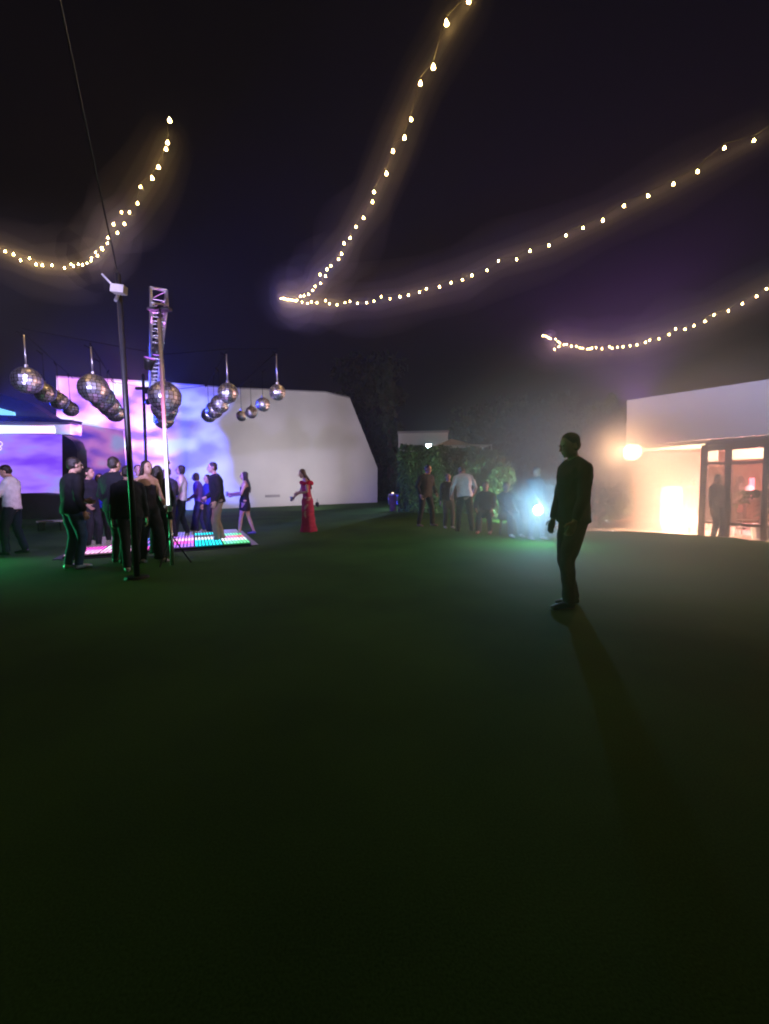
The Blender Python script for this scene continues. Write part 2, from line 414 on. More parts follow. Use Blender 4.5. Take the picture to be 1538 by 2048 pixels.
# two lanterns near the wall end
for px, lb in ((786, 'left of two small metal rimmed drum lanterns by the end of the white wall'), (804, 'right of two small metal rimmed drum lanterns by the end of the white wall')):
    p = at(px, 1019, 20); q = at(px, 987, 20); r_ = .17
    rt = empty('drum_lantern', (p.x, p.y, 0), label=lb, cat='lantern', group='drum lanterns by the wall end')
    h_ = q.z; 
    MB().tube([(0, 0, 0), (0, 0, .02), (0, 0, h_*.9)], [r_*.85, r_*.9, r_], 14).build('drum', mat('drum_clay', (.3, .17, .13), .6), rt, smooth=False)
    MB().tube([(0, 0, h_*.9+.002), (0, 0, h_)], [r_*1.06, r_*1.06], 14).build('rim', M['steel'], rt)
    for s_ in (-1, 1): MB().tube([(s_*r_*1.1, 0, h_*.35), (s_*r_*1.25, 0, h_*.7), (s_*r_*1.08, 0, h_*.97)], .02, 6).build('handle', M['steel'], rt)
    MB().tube([(0, 0, h_+.002), (0, 0, h_+.05)], [.05, .04], 8).build('candle', emis('candle_glow', (1, .75, .45), 3), rt)

# ------------------------------------------------------------------ terrace building, right
TB = empty('terrace_building', F(0, 0, TZ), label='white flat roofed building with a brightly lit open terrace on the right', cat='building')
TB0 = Vector(TB.location)
def fbox(mb, u0, u1, d0, d1, z0, z1):
    pts = [F(u0, d0, z0)-TB0, F(u1, d0, z0)-TB0, F(u1, d1, z0)-TB0, F(u0, d1, z0)-TB0]
    mb.prism(pts, (0, 0, z1-z0)); return mb
ZT = 3.6; ZS = 2.26
fbox(MB(), 0, 9, 0, .3, ZS, ZT).build('fascia', M['plaster'], TB)
fbox(MB(), 0, .3, .303, 6, ZS, ZT-.003).build('fascia', M['plaster'], TB)
fbox(MB(), -.35, 9, .303, 4.2, ZS-.1, ZS-.004).build('soffit', mat('soffit_cream', (.75, .66, .5), .7, var=.04), TB)
fbox(MB(), -2.6, 9, 4.203, 4.4, TZ, ZS+.9).build('rear_wall', mat('rear_wall_warm', (.6, .3, .25), .7, var=.15, scale=1.2), TB)
fbox(MB(), -2.6, 9, .2, 4.6, ZS+.9, ZS+.903)
# slatted wood cladding band on the rear wall: planks
plank_me = None
pm = mat('cladding_plank', (.45, .22, .17), .6, var=.25, scale=3)
for i in range(22):
    u = .1+i*.26
    o = fbox(MB(), u, u+.235, 4.16, 4.2, TZ+.02, 1.55).build('plank', pm, TB)
# doorway recess darker + counter
ctr = empty('bar_counter', F(.9, 2.6, TZ), label='bar counter with a pale top under the terrace roof', cat='counter')
c0 = Vector(ctr.location)
def at_line(u0, u1, d0, d1, z0, z1, root):
    pts = [F(u0, d0, z0)-Vector(root.location), F(u1, d0, z0)-Vector(root.location), F(u1, d1, z0)-Vector(root.location), F(u0, d1, z0)-Vector(root.location)]
    return MB().prism(pts, (0, 0, z1-z0))
at_line(.25, 1.55, 2.3, 2.8, TZ, .6, ctr).build('body', M['wood'], ctr)
at_line(.15, 1.65, 2.2, 2.9, .603, .68, ctr).build('top', M['white_paint'], ctr)
# ceiling strip light in soffit and corner lamp
cl = empty('ceiling_light', F(1.4, .75, ZS-.12), label='long white glowing light panel under the terrace roof edge', cat='light')
at_line(-.2, 3.1, .35, 1.0, ZS-.16, ZS-.102, cl).build('diffuser', emis('strip_warm', (1, .78, .42), 12), cl)
cwl = F(.12, .15, ZS-.2)
wlp = empty('wall_lamp', cwl, label='dazzling round lamp at the left corner of the terrace roof', cat='lamp')
MB().ell((0, 0, 0), .25, 14, 10).build('globe', emis('globe_warm', (1, .78, .48), 30), wlp, smooth=True)
MB().tube([(0, 0, .14), (.05, .3, .25)], .03, 8).build('bracket', M['black_metal'], wlp)
lamp('corner_light_source', 'SPOT', F(.35, .6, ZS-.4), (1, .54, .28), 6000, None, F(1.6, 3.6, -.2), .3, 150, .6)
lamp('corner_glow_source', 'POINT', F(-.1, -.25, ZS-.2), (1, .56, .28), 750, None, None, .6)
# tall glowing column lantern
gp = ground(1342, 1062, TZ)
gl = empty('column_lantern', gp, label='tall dazzling white column lantern standing on the terrace edge', cat='lamp')
MB().tube([(0, 0, .08), (0, 0, .3), (0, 0, 1.2), (0, 0, 1.42)], [.22, .3, .3, .22], 18).build('shade', emis('lantern_white', (1, .8, .52), 14), gl)
MB().tube([(0, 0, 0), (0, 0, .078)], .26, 18).build('base', M['steel'], gl)
MB().tube([(0, 0, 1.423), (0, 0, 1.46)], .2, 18).build('cap', M['steel'], gl)
lamp('lantern_light_source', 'POINT', gp+Vector((-.12, -.55, .42)), (1, .56, .33), 3600, None, None, .3)
# glazed pavilion front, right part
GL = empty('glazed_screen', F(up_of(1400), -.1, TZ), label='brown framed glazed partition with pink lit panes at the right edge', cat='partition')
g0 = Vector(GL.location)
def gp_(px, py, d=-.1):
    dd = ray(px, py); c = Vector((0, 0, CAM_H)); n3 = Vector((FN.x, FN.y, 0)); p0 = F(0, d, 0)
    return c+dd*((p0-c).dot(n3)/dd.dot(n3))-g0
def member(name, p, q, w=.1, dp=.12, m='brown_frame'):
    d = (q-p).normalized(); n3 = Vector((FN.x, FN.y, 0)); sdir = d.cross(n3).normalized()*w/2
    return MB().prism([p-sdir, p+sdir, q+sdir, q-sdir], n3*dp).build(name, M[m], GL)
member('post', gp_(1409, 890), gp_(1401, 1072), .14)
member('post', gp_(1457, 898), gp_(1452, 1074), .13)
member('post', gp_(1534, 888), gp_(1526, 1082), .12)
member('beam', gp_(1404, 898), gp_(1600, 882), .14, .16)
member('beam', gp_(1407, 928), gp_(1600, 922), .07, .1)
member('beam', gp_(1402, 1044), gp_(1600, 1058), .07, .1)
# awning roof over it
p1, p2 = gp_(1424, 884, -.3), gp_(1410, 894, -.9)
n3 = Vector((FN.x, FN.y, 0)); fd3 = Vector((FD.x, FD.y, 0))
MB().prism([p1, p1+fd3*5, p1+fd3*5-n3*1.0+Vector((0, 0, -.12)), p1-n3*.5+Vector((0, 0, -.12))+fd3*-.05], (0, 0, .07)).build('awning', M['brown_frame'], GL)
gm, N, L, b = nodes_of('pane_glass'); b.inputs['Transmission Weight'].default_value = 1; b.inputs['Roughness'].default_value = .02; b.inputs['Base Color'].default_value = (1, .9, .9, 1); b.inputs['IOR'].default_value = 1.1
for (x0, x1, y0, y1) in ((1413, 1452, 902, 926), (1461, 1530, 900, 924), (1411, 1450, 931, 1041), (1460, 1528, 928, 1046)):
    MB().prism([gp_(x0, y1, -.04), gp_(x1, y1, -.04), gp_(x1, y0, -.04), gp_(x0, y0, -.04)], n3*.012).build('pane', gm, GL)
# interior lamps behind the glass
for (px, py, w_, h_, d_, lb, c_, s_) in ((1421, 912, .32, .3, 1.2, 'cream lit lamp behind the upper left pane of the partition', (1, .85, .62), 6),
                                   (1500, 908, .85, .26, 1.2, 'long cream lamp behind the upper right pane of the partition', (1, .92, .6), 6)):
    q = gp_(px, py, d_)+g0
    r0 = empty('box_lamp', q, label=lb, cat='lamp')
    MB().prism([-fd3*w_/2-Vector((0, 0, h_/2)), fd3*w_/2-Vector((0, 0, h_/2)), fd3*w_/2+Vector((0, 0, h_/2)), -fd3*w_/2+Vector((0, 0, h_/2))], n3*.1).build('shade', emis('box_cream', c_, s_), r0)
    MB().tube([(0, 0, h_/2), (0, 0, ZS-q.z)], .015, 6).build('cord', M['black_metal'], r0)
q = F(up_of(1480), 1.9, .9)
pkl = empty('pink_lamp', q, label='pink glowing wall lamp inside the glazed room', cat='lamp')
MB().tube([(0, 0, -.3), (0, 0, .3)], .06, 10).build('tube', emis('pink_tube', (1, .2, .28), 12), pkl)
lamp('pink_light_source', 'POINT', q-n3*.3, (1, .3, .32), 3200, None, None, .1)
for (px, py) in ((1215, 1038), (1226, 1062)):
    s_ = .075 if py < 1050 else .045
    p = ground(px, py+6, TZ)
    ro = empty('floor_candle', p, label='larger glowing white candle lamp on the terrace near the suited man' if s_ > .06 else 'smaller glowing candle lamp at the lawn edge of the terrace', cat='lamp')
    zz = 1.0 if py < 1050 else .02
    MB().ell((0, 0, s_*1.1+.01), (s_, s_, s_*1.1), 12, 8).build('globe', emis('candle_lamp', (1, .95, .9), 8), ro, smooth=True)
    MB().tube([(0, 0, 0), (0, 0, .012)], s_*.9, 12).build('base', M['steel'], ro)

# chair + palm at the right edge
def chair(px, py, label, rz, m):
    p = ground(px, py, TZ); r0 = empty('patio_chair', p, rz, label=label, cat='chair')
    MB().box((0, 0, .45), (.44, .42, .04)).build('seat', m, r0)
    MB().box((0, .21, .78), (.42, .03, .22), Matrix.Rotation(R(-8), 3, 'X')).build('backrest', m, r0)
    for sx_ in (-1, 1):
        MB().tube([(sx_*.2, -.18, 0), (sx_*.19, -.17, .43)], .015, 6).build('leg', M['steel'], r0)
        MB().tube([(sx_*.2, .22, 0), (sx_*.19, .2, .45), (sx_*.19, .23, .9)], .015, 6).build('leg', M['steel'], r0)
    return r0
chair(1495, 1073, 'dark patio chair with steel legs before the pink panes', R(30), M['brown_frame'])
chair(1438, 1068, 'dark patio chair left of the other one by the glazed partition', R(160), M['brown_frame'])
pt = ground(1522, 1078, TZ)
pr = empty('potted_palm', pt, label='dark potted palm in front of the glazed partition at the right edge', cat='plant')
MB().tube([(0, 0, 0), (0, 0, .4)], [.18, .24], 14).build('pot', M['plaster_dim'], pr)
MB().tube([(0, 0, .401), (.02, 0, .7), (-.02, 0, 1.15)], [.06, .05, .04], 8).build('trunk', M['bark'], pr)
for i in range(15):
    a = i*2.4; up_ = random.uniform(.35, .95); l = random.uniform(.7, 1.0)
    mb = MB(); pts = []
    for j in range(9):
        s_ = j/8; pts.append(Vector((math.cos(a)*l*s_, math.sin(a)*l*s_, 1.1+up_*l*s_*1.2-1.1*l*s_*s_)))
    side = Vector((-math.sin(a), math.cos(a), 0))
    for j in range(1, 9):
        for sg in (-1, 1):
            p = pts[j]; q = p+side*sg*.26*(1-.5*j/8)+Vector((math.cos(a)*.12, math.sin(a)*.12, -.1)); w_ = (pts[j]-pts[j-1])*.35
            b_ = len(mb.v); mb.v += [tuple(p-w_), tuple(p+w_), tuple(q)]; mb.f.append((b_, b_+1, b_+2))
    mb.tube(pts, .008, 4); mb.build('frond', M['leaf_dark'], pr, fixn=False)

# ================================================================== RIG
RZ = 4.32
foot = ground(345, 1130); top_near = at(318, 612, foot.y+.15)
rowd = Vector((-.485, .875, 0)).normalized()
# horizontal box truss that runs away above the dance floor
tz0 = at(318, 612, 6.9).z
TR0 = at(318, 594, 6.9); trd = rowd; side = Vector((trd.y, -trd.x, 0)); upv = Vector((0, 0, 1))
truss = empty('lighting_truss', TR0, label='silver box truss running back over the dance floor', cat='truss')
hw_ = .105; LEN = 7.6
for su in (-1, 1):
    for sv in (-1, 1):
        MB().tube([side*su*hw_+upv*sv*hw_, side*su*hw_+upv*sv*hw_+trd*LEN], .02, 8).build('chord', M['steel'], truss, smooth=True)
nb = 19
for i in range(nb+1):
    c = trd*(LEN*i/nb)
    k_ = MB()
    cs = [c+side*a*hw_+upv*b_*hw_ for a, b_ in ((-1, -1), (1, -1), (1, 1), (-1, 1))]
    for j in range(4): k_.tube([cs[j], cs[(j+1) % 4]], .009, 6)
    k_.build('rung_frame', M['steel'], truss)
    if i < nb:
        c2 = trd*(LEN*(i+1)/nb)
        k_ = MB()
        for (a, b_) in (((-1, -1), (1, -1)), ((1, 1), (-1, 1)), ((-1, 1), (-1, -1)), ((1, -1), (1, 1))):
            k_.tube([c+side*a[0]*hw_+upv*a[1]*hw_, c2+side*b_[0]*hw_+upv*b_[1]*hw_], .008, 6)
        k_.build('brace', M['steel'], truss)
pl = MB().box((0, 0, 0), (.3, .012, .3), Matrix.Rotation(math.atan2(side.y, side.x), 3, 'Z')).build('end_plate', M['steel'], truss)
# the plate is an open frame: replace by 4 bars
bpy.data.objects.remove(pl)
for (a, b_) in (((-1, -1), (1, -1)), ((1, -1), (1, 1)), ((1, 1), (-1, 1)), ((-1, 1), (-1, -1))):
    MB().tube([side*a[0]*.118+upv*a[1]*.118-trd*.03, side*b_[0]*.118+upv*b_[1]*.118-trd*.03], .014, 6).build('end_bar', M['steel'], truss)
# chrome stand carrying its near end, an LED tube strapped to it
stand = empty('truss_stand', foot, label='thin chrome stand with a white pink glowing tube holding the near truss end', cat='stand')
f0 = Vector(stand.location); tN = TR0-Vector((0, 0, .16))-f0
def lerp(a, b, t_): return a+(b-a)*t_
def on_stand(py):
    best = min([i/400 for i in range(401)], key=lambda t_: abs(proj(f0+lerp(Vector((0, 0, 0)), tN, t_))[1]-py)); return lerp(Vector((0, 0, 0)), tN, best)
CI = CM.inverted()
def proj(p):
    c = CI @ Vector(p); return (769+FPX*c.x/-c.z, 1024-FPX*c.y/-c.z)
s1 = on_stand(1030)
MB().tube([(0, 0, 0), s1], [.03, .03], 12).build('lower_tube', M['steel'], stand, smooth=True)
MB().tube([s1+Vector((0, 0, .002)), tN], [.022, .018], 12).build('upper_tube', M['steel'], stand, smooth=True)
MB().tube([s1-Vector((0, 0, .06)), s1+Vector((0, 0, .06))], .045, 12).build('clamp', M['black_metal'], stand, smooth=True)
s2 = on_stand(925)
MB().tube([s2-Vector((0, 0, .03)), s2+Vector((0, 0, .03))], .04, 12).build('clamp', M['steel'], stand, smooth=True)
MB().box(tN+Vector((0, 0, -.03)), (.34, .12, .04)).build('top_bracket', M['black_metal'], stand)
for a in (0.3, 2.4, 4.5):
    MB().tube([(0, 0, .5), (.28*math.cos(a), .28*math.sin(a), .02)], .012, 6).build('leg', M['black_metal'], stand)
m, N, L, b = nodes_of('led_tube')
tc = N.new('ShaderNodeTexCoord'); sx = N.new('ShaderNodeSeparateXYZ'); L.new(tc.outputs['Object'], sx.inputs[0])
mr = N.new('ShaderNodeMapRange'); mr.inputs[1].default_value = .9; mr.inputs[2].default_value = 3.3; L.new(sx.outputs[2], mr.inputs[0])
cr = N.new('ShaderNodeValToRGB'); e = cr.color_ramp.elements
e[0].position = 0; e[0].color = (.85, .85, 1, 1); e[1].position = 1; e[1].color = (.02, .01, .02, 1)
x = e.new(.45); x.color = (.9, .65, 1, 1); x = e.new(.62); x.color = (.9, .2, .5, 1); x = e.new(.8); x.color = (.14, .05, .12, 1)
L.new(mr.outputs[0], cr.inputs['Fac']); L.new(cr.outputs['Color'], b.inputs['Emission Color']); b.inputs['Emission Strength'].default_value = 2.6
e1, e2 = on_stand(1010), on_stand(640)
off = Vector((0, -.045, 0))
MB().tube([e1+off, e2+off], .022, 10).build('glow_tube', m, stand, smooth=True)

# dark pole with floodlight nearer the camera
pb = ground(274, 1156); pt_ = at(236, 548, pb.y+.05)
pole = empty('dark_pole', pb, label='black steel pole with a small cream box near its top, guests around its foot', cat='pole')
ptr = pt_-Vector(pb)
MB().tube([(0, 0, 0), ptr*.5, ptr], [.04, .038, .034], 12).build('mast', M['black_metal'], pole, smooth=True)
MB().tube([(0, 0, 0), (0, 0, .03)], [.16, .14], 16).build('base_plate', M['black_metal'], pole)
bx = at(238, 579, pb.y-.1)-Vector(pb)
MB().box(bx, (.17, .1, .1), Matrix.Rotation(R(8), 3, 'Y')).build('junction_box', mat('cream_box', (.16, .15, .13), .6), pole)
a_, c_ = at(204, 548, pb.y-.1)-Vector(pb), at(234, 580, pb.y-.05)-Vector(pb)
MB().tube([a_, c_], .014, 8).build('arm', M['steel'], pole)
MB().tube([at(236, 590, pb.y)-Vector(pb), at(231, 601, pb.y-.1)-Vector(pb)], .02, 8).build('hook', M['steel'], pole)
g1 = at(120, 0, 3.3); g2 = at(95, -140, 2.7)
MB().tube([pt_+Vector((0, 0, 0)), lerp(pt_, g1, .5)-Vector((0, 0, .04)), g1, g2], .009, 6).build('guy_cable', M['black_metal'], label='thin grey cable rising from the black pole towards the viewer', cat='cable')
# second thin mast behind
q0 = at(296, 1050, 13.4); q1 = at(286, 748, 13.4)
mp_ = empty('speaker_mast', (q0.x, q0.y, 0), label='thin dark mast with a crossbar behind the dancers', cat='mast')
MB().tube([(0, 0, 0), (q1.x-q0.x, 0, q1.z)], .045, 10).build('mast', M['black_metal'], mp_, smooth=True)
cb = at(288, 777, 13.4)-Vector(mp_.location)
MB().box(cb, (.5, .1, .08)).build('crossbar', M['black_metal'], mp_)
MB().box(cb+Vector((.12, 0, -.1)), (.12, .12, .14)).build('clamp', M['black_metal'], mp_)

# mirror balls
BZ = 1.22+2.2
rows = {'A': [(54, 761, 26), (90, 786, 19), (118, 802, 17), (141, 818, 15)],
        'B': [(187, 777, 28), (204, 796, 24), (218, 812, 21), (230, 826, 18)],
        'C': [(330, 794, 31), (329, 817, 25), (328, 838, 20)],
        'D': [(456, 786, 20), (440, 808, 18), (429, 820, 17), (418, 830, 15)],
        'E': [(555, 785, 16), (526, 809, 14), (503, 825, 12), (483, 832, 10.5)]}
rowname = {'A': 'in the leftmost row before the dark gable', 'B': 'in the second row from the left', 'C': 'in the row behind the chrome stand', 'D': 'in the row left of the small rightmost row', 'E': 'in the rightmost row before the white wall'}
order = ['nearest', 'second', 'third', 'farthest']
def mirror_ball(r, nu=26, nv=14):
    root = empty('mirror_ball')
    mb = MB()
    for j in range(nv):
        p0 = math.pi*(j+.07)/nv; p1_ = math.pi*(j+.93)/nv
        n_ = max(5, int(nu*math.sin((p0+p1_)/2)))
        for i in range(n_):
            t0 = 2*math.pi*(i+.07)/n_; t1 = 2*math.pi*(i+.93)/n_
            jt = 1+random.uniform(-.004, .004)
            vs = [Vector((r*math.sin(p)*math.cos(t_), r*math.sin(p)*math.sin(t_), r*math.cos(p)))*jt for p, t_ in ((p0, t0), (p1_, t0), (p1_, t1), (p0, t1))]
            tl_ = Euler((random.uniform(-.12, .12), random.uniform(-.12, .12), random.uniform(-.12, .12))).to_matrix(); cc = sum(vs, Vector())/4
            vs = [cc+tl_ @ (v-cc) for v in vs]
            b_ = len(mb.v); mb.v += [tuple(v) for v in vs]; mb.f.append((b_, b_+1, b_+2, b_+3))
    o = mb.build('mirror_tiles', M['mirror'], root); o['kind'] = 'stuff'
    MB().ell((0, 0, 0), r*.975, 24, 14).build('core', M['black_metal'], root, smooth=True)
    MB().tube([(0, 0, r*.98), (0, 0, r+.05)], .035, 10).build('cap', M['steel'], root)
    return root
rig = empty('ceiling_pipe_frame', (0, 0, 0), label='black pipe frame the mirror balls hang from', cat='frame')
ends = []
for rk, lst in rows.items():
    pts = []
    for i, (px, py, rp) in enumerate(lst):
        c = at_z(px, py, BZ); r_ = rp/FPX*c.y*.98
        b_ = mirror_ball(r_, 22 if r_ > .24 else 18, 12 if r_ > .24 else 10); b_.location = c; b_.rotation_euler.z = random.uniform(0, 3)
        wh = order[i] if not (rk == 'C' and i == 2) else 'farthest'
        tag(b_, f'{wh} mirror ball {rowname[rk]}', 'mirror ball', 'mirror balls hanging over the dance floor')
        stm = MB().tube([(0, 0, r_+.04), (0, 0, RZ-.02-c.z)], .006 if i else .016, 8)
        stm.build('stem', M['steel'] if i == 0 else M['matt_black'], b_, smooth=True)
        MB().tube([(0, 0, RZ-.06-c.z), (-.12, 0, RZ+.0-c.z)], .014, 6).build('hook', M['matt_black'] if i == 0 else M['matt_black'], b_)
        pts.append(Vector((c.x, c.y, RZ+.02)))
    a, z = pts[0]+(pts[0]-pts[-1]).normalized()*.1, pts[-1]+(pts[-1]-pts[0]).normalized()*.5
    ends.append((a, z))
    MB().tube([a, z], .009, 8).build('pipe', M['matt_black'], rig, smooth=True)
for k_ in (0, 1):
    MB().tube([e_[k_]+Vector((0, 0, .045)) for e_ in ends], .008, 8).build('pipe', M['matt_black'], rig, smooth=True)

# ------------------------------------------------------------------ LED dance floor
c00 = ground(125, 1119); c10 = ground(502, 1091)
du = (c10-c00); side_len = du.length; du.normalize(); dv = Vector((-du.y, du.x, 0))
NT = 6; ts = side_len/NT
df = empty('led_dance_floor', c00, label='low square LED dance floor glowing magenta, white, cyan and green under the dancers', cat='dance floor')
slab = MB(); slab.prism([(0, 0, .0), du*side_len, du*side_len+dv*side_len, dv*side_len], (0, 0, .05)); slab.build('frame', M['black_metal'], df)
rm = MB(); e0 = .25
rim_pts = [Vector((0, 0, 0)), du*side_len, du*side_len+dv*side_len, dv*side_len]
for j in range(4):
    a, b_ = rim_pts[j], rim_pts[(j+1) % 4]; o_ = (b_-a).normalized(); out_ = Vector((o_.y, -o_.x, 0))
    MB().prism([a+out_*.003, b_+out_*.003, b_+out_*.15, a+out_*.15], (0, 0, .012)).build('ramp_edge', M['steel'] if j == 1 else M['black_metal'], df)
def tile_mat(name, col, s, off):
    m, N, L, b = nodes_of(name)
    tc = N.new('ShaderNodeTexCoord'); sp = N.new('ShaderNodeSeparateXYZ'); L.new(tc.outputs['Object'], sp.inputs[0])
    outs = []
    for ax in (0, 1):
        mu = N.new('ShaderNodeMath'); mu.operation = 'MULTIPLY'; mu.inputs[1].default_value = 15; L.new(sp.outputs[ax], mu.inputs[0])
        fr = N.new('ShaderNodeMath'); fr.operation = 'FRACT'; L.new(mu.outputs[0], fr.inputs[0])
        su = N.new('ShaderNodeMath'); su.operation = 'SUBTRACT'; su.inputs[1].default_value = .5; L.new(fr.outputs[0], su.inputs[0])
        ab = N.new('ShaderNodeMath'); ab.operation = 'ABSOLUTE'; L.new(su.outputs[0], ab.inputs[0])
        lt = N.new('ShaderNodeMath'); lt.operation = 'LESS_THAN'; lt.inputs[1].default_value = .3; L.new(ab.outputs[0], lt.inputs[0]); outs.append(lt)
    pr_ = N.new('ShaderNodeMath'); pr_.operation = 'MULTIPLY'; L.new(outs[0].outputs[0], pr_.inputs[0]); L.new(outs[1].outputs[0], pr_.inputs[1])
    nz = N.new('ShaderNodeTexNoise'); nz.inputs['Scale'].default_value = 4; L.new(tc.outputs['Object'], nz.inputs['Vector'])
    m2 = N.new('ShaderNodeMath'); m2.operation = 'MULTIPLY'; L.new(pr_.outputs[0], m2.inputs[0]); L.new(nz.outputs['Fac'], m2.inputs[1])
    ad = N.new('ShaderNodeMath'); ad.operation = 'ADD'; ad.inputs[1].default_value = .04; L.new(m2.outputs[0], ad.inputs[0])
    m3 = N.new('ShaderNodeMath'); m3.operation = 'MULTIPLY'; m3.inputs[1].default_value = s; L.new(ad.outputs[0], m3.inputs[0])
    L.new(m3.outputs[0], b.inputs['Emission Strength'])
    b.inputs['Emission Color'].default_value = (*col, 1); b.inputs['Base Color'].default_value = (.05, .05, .055, 1); b.inputs['Roughness'].default_value = .25
    return m
TM = [tile_mat('tile_magenta', (1, .1, .7), 5, 0), tile_mat('tile_pink', (1, .5, .85), 6, 0), tile_mat('tile_violet', (.5, .2, 1), 4, 0),
      tile_mat('tile_cyan', (0, .85, 1), 5, 0), tile_mat('tile_white', (.8, .9, 1), 5, 0), tile_mat('tile_green', (.1, 1, .3), 4, 0),
      tile_mat('tile_red', (1, .2, .2), 4, 0), tile_mat('tile_blue', (.1, .25, 1), 4, 0), tile_mat('tile_dim', (.55, .45, .5), 1.1, 0)]
grid = [[1, 1, 0, 2, 3, 5], [0, 4, 7, 0, 3, 4], [8, 0, 2, 1, 4, 6], [8, 8, 7, 2, 8, 5], [8, 1, 8, 8, 3, 8], [8, 8, 8, 8, 8, 8]]
tmesh = MB().box((0, 0, 0), (ts-.03, ts-.03, .02)).mesh('floor_tile'); tmesh.materials.append(TM[0])
for j in range(NT):
    for i in range(NT):
        o = bpy.data.objects.new('floor_tile', tmesh); COL.objects.link(o); o.parent = df
        o.location = du*(ts*(i+.5))+dv*(ts*(j+.5))+Vector((0, 0, .061)); o.rotation_euler.z = math.atan2(du.y, du.x)
        o.material_slots[0].link = 'OBJECT'; o.material_slots[0].material = TM[grid[j][i]]

# ------------------------------------------------------------------ string lights
bulb_m = emis('bulb_warm', (1, .6, .19), 330)
bulb_me = MB().add(*(lambda n=6: ([(0, 0, .55)]+[(math.cos(6.283*k/n)*.42, math.sin(6.283*k/n)*.42, -.35) for k in range(n)]+[(0, 0, -.6)],
                     [(0, 1+k, 1+(k+1) % n) for k in range(n)]+[(n+1, 1+(k+1) % n, 1+k) for k in range(n)]))()).mesh('bulb')
bulb_me.materials.append(bulb_m)
socket_me = MB().tube([(0, 0, .4), (0, 0, .95)], .16, 6).mesh('socket'); socket_me.materials.append(M['wire'])
def string(label, pts):
    # pts: list of (px,py,Y)
    P = [at(*p) for p in pts]
    root = empty('string_light', P[0], label=label, cat='string light', group='warm bulb string lights over the lawn')
    o0 = Vector(root.location)
    wirep = [p-o0+Vector((0, 0, .045)) for p in P]
    MB().tube(wirep, .0045, 5).build('wire', M['wire'], root)
    for p, q in zip(P, pts):
        b_ = bpy.data.objects.new('bulb', bulb_me); COL.objects.link(b_); b_.parent = root; b_.location = p-o0
        s_ = .037*(1+.15*random.uniform(-1, 1)); b_.scale = (s_, s_, s_*1.15)
        b_.rotation_euler = (random.uniform(-.2, .2), random.uniform(-.2, .2), 0)
        k_ = bpy.data.objects.new('socket', socket_me); COL.objects.link(k_); k_.parent = b_
    return root
def interpY(pxy, Ys):
    n = len(pxy); seg = [0]
    for a, b_ in zip(pxy[:-1], pxy[1:]): seg.append(seg[-1]+math.hypot(a[0]-b_[0], a[1]-b_[1]))
    out = []
    for (x, y), s_ in zip(pxy, seg):
        t_ = s_/seg[-1]
        for (ta, ya), (tb, yb) in zip(Ys[:-1], Ys[1:]):
            if t_ <= tb+1e-9:
                out.append((x, y, 1/(1/ya+(1/yb-1/ya)*(t_-ta)/(tb-ta)))); break
    return out
S1 = [(-30, 488), (-12, 495), (10, 502), (27, 508), (41, 520), (59, 516), (72, 528), (85, 530), (104, 530), (129, 535), (142, 528), (147, 532), (157, 528), (165, 529), (174, 526), (182, 521), (183, 516), (191, 504), (195, 511), (203, 495), (205, 498), (215, 486), (216, 475), (235, 465), (227, 448), (249, 447), (243, 424), (259, 424), (275, 406), (281, 373), (304, 355), (317, 333), (332, 297), (335, 284), (339, 239)]
S2 = [(938, 0), (893, 44), (867, 132), (841, 165), (822, 238), (809, 274), (786, 301), (773, 346), (748, 383), (745, 403), (727, 435), (712, 453), (700, 475), (688, 486), (683, 507), (677, 518), (662, 531), (654, 538), (640, 549), (651, 552), (641, 566), (630, 572), (625, 580), (617, 588), (608, 591), (601, 592), (594, 600), (588, 600), (581, 599), (576, 598), (570, 597), (562, 597)]
S3 = [(566, 596), (575, 599), (584, 600), (592, 601), (604, 604), (615, 606), (623, 603), (634, 605), (651, 601), (659, 607), (674, 609), (690, 605), (700, 603), (715, 606), (733, 605), (748, 602), (762, 593), (780, 597), (800, 593), (817, 590), (839, 584), (853, 577), (879, 573), (902, 565), (925, 559), (944, 550), (974, 540), (997, 521), (1033, 518), (1060, 501), (1098, 490), (1132, 470), (1166, 455), (1206, 440), (1248, 411), (1296, 391), (1347, 367), (1395, 342), (1449, 295), (1508, 280), (1570, 240)]
S4 = [(1086, 671), (1092, 672), (1097, 675), (1101, 677), (1111, 678), (1116, 683), (1109, 698), (1120, 686), (1118, 693), (1128, 689), (1133, 688), (1143, 692), (1153, 692), (1160, 695), (1165, 696), (1175, 698), (1180, 697), (1184, 696), (1192, 695), (1204, 697), (1219, 693), (1224, 696), (1235, 694), (1246, 693), (1260, 691), (1274, 689), (1291, 684), (1299, 680), (1318, 677), (1338, 669), (1351, 657), (1370, 658), (1388, 651), (1410, 642), (1428, 629), (1457, 621), (1485, 607), (1513, 592), (1533, 577), (1570, 560)]
YS1 = interpY(S1, [(0, 7.5), (.35, 10), (.6, 7.5), (1, 4.2)]); YS2 = interpY(S2, [(0, 3.3), (.5, 5.6), (1, 13)])
YS3 = interpY(S3, [(0, 13), (.35, 9.5), (1, 4.6)]); YS4 = interpY(S4, [(0, 14.5), (.4, 12), (1, 8)])
string('string of warm bulbs sagging at the upper left above the mirror balls', YS1)
string('string of warm bulbs running steeply from the top centre down to the junction', YS2)
string('long string of warm bulbs sweeping from the junction to the upper right', YS3)
string('short distant string of bulbs curving above the terrace building', YS4)
STR = (('left string', YS1), ('steep string', YS2), ('long string', YS3), ('far string', YS4))


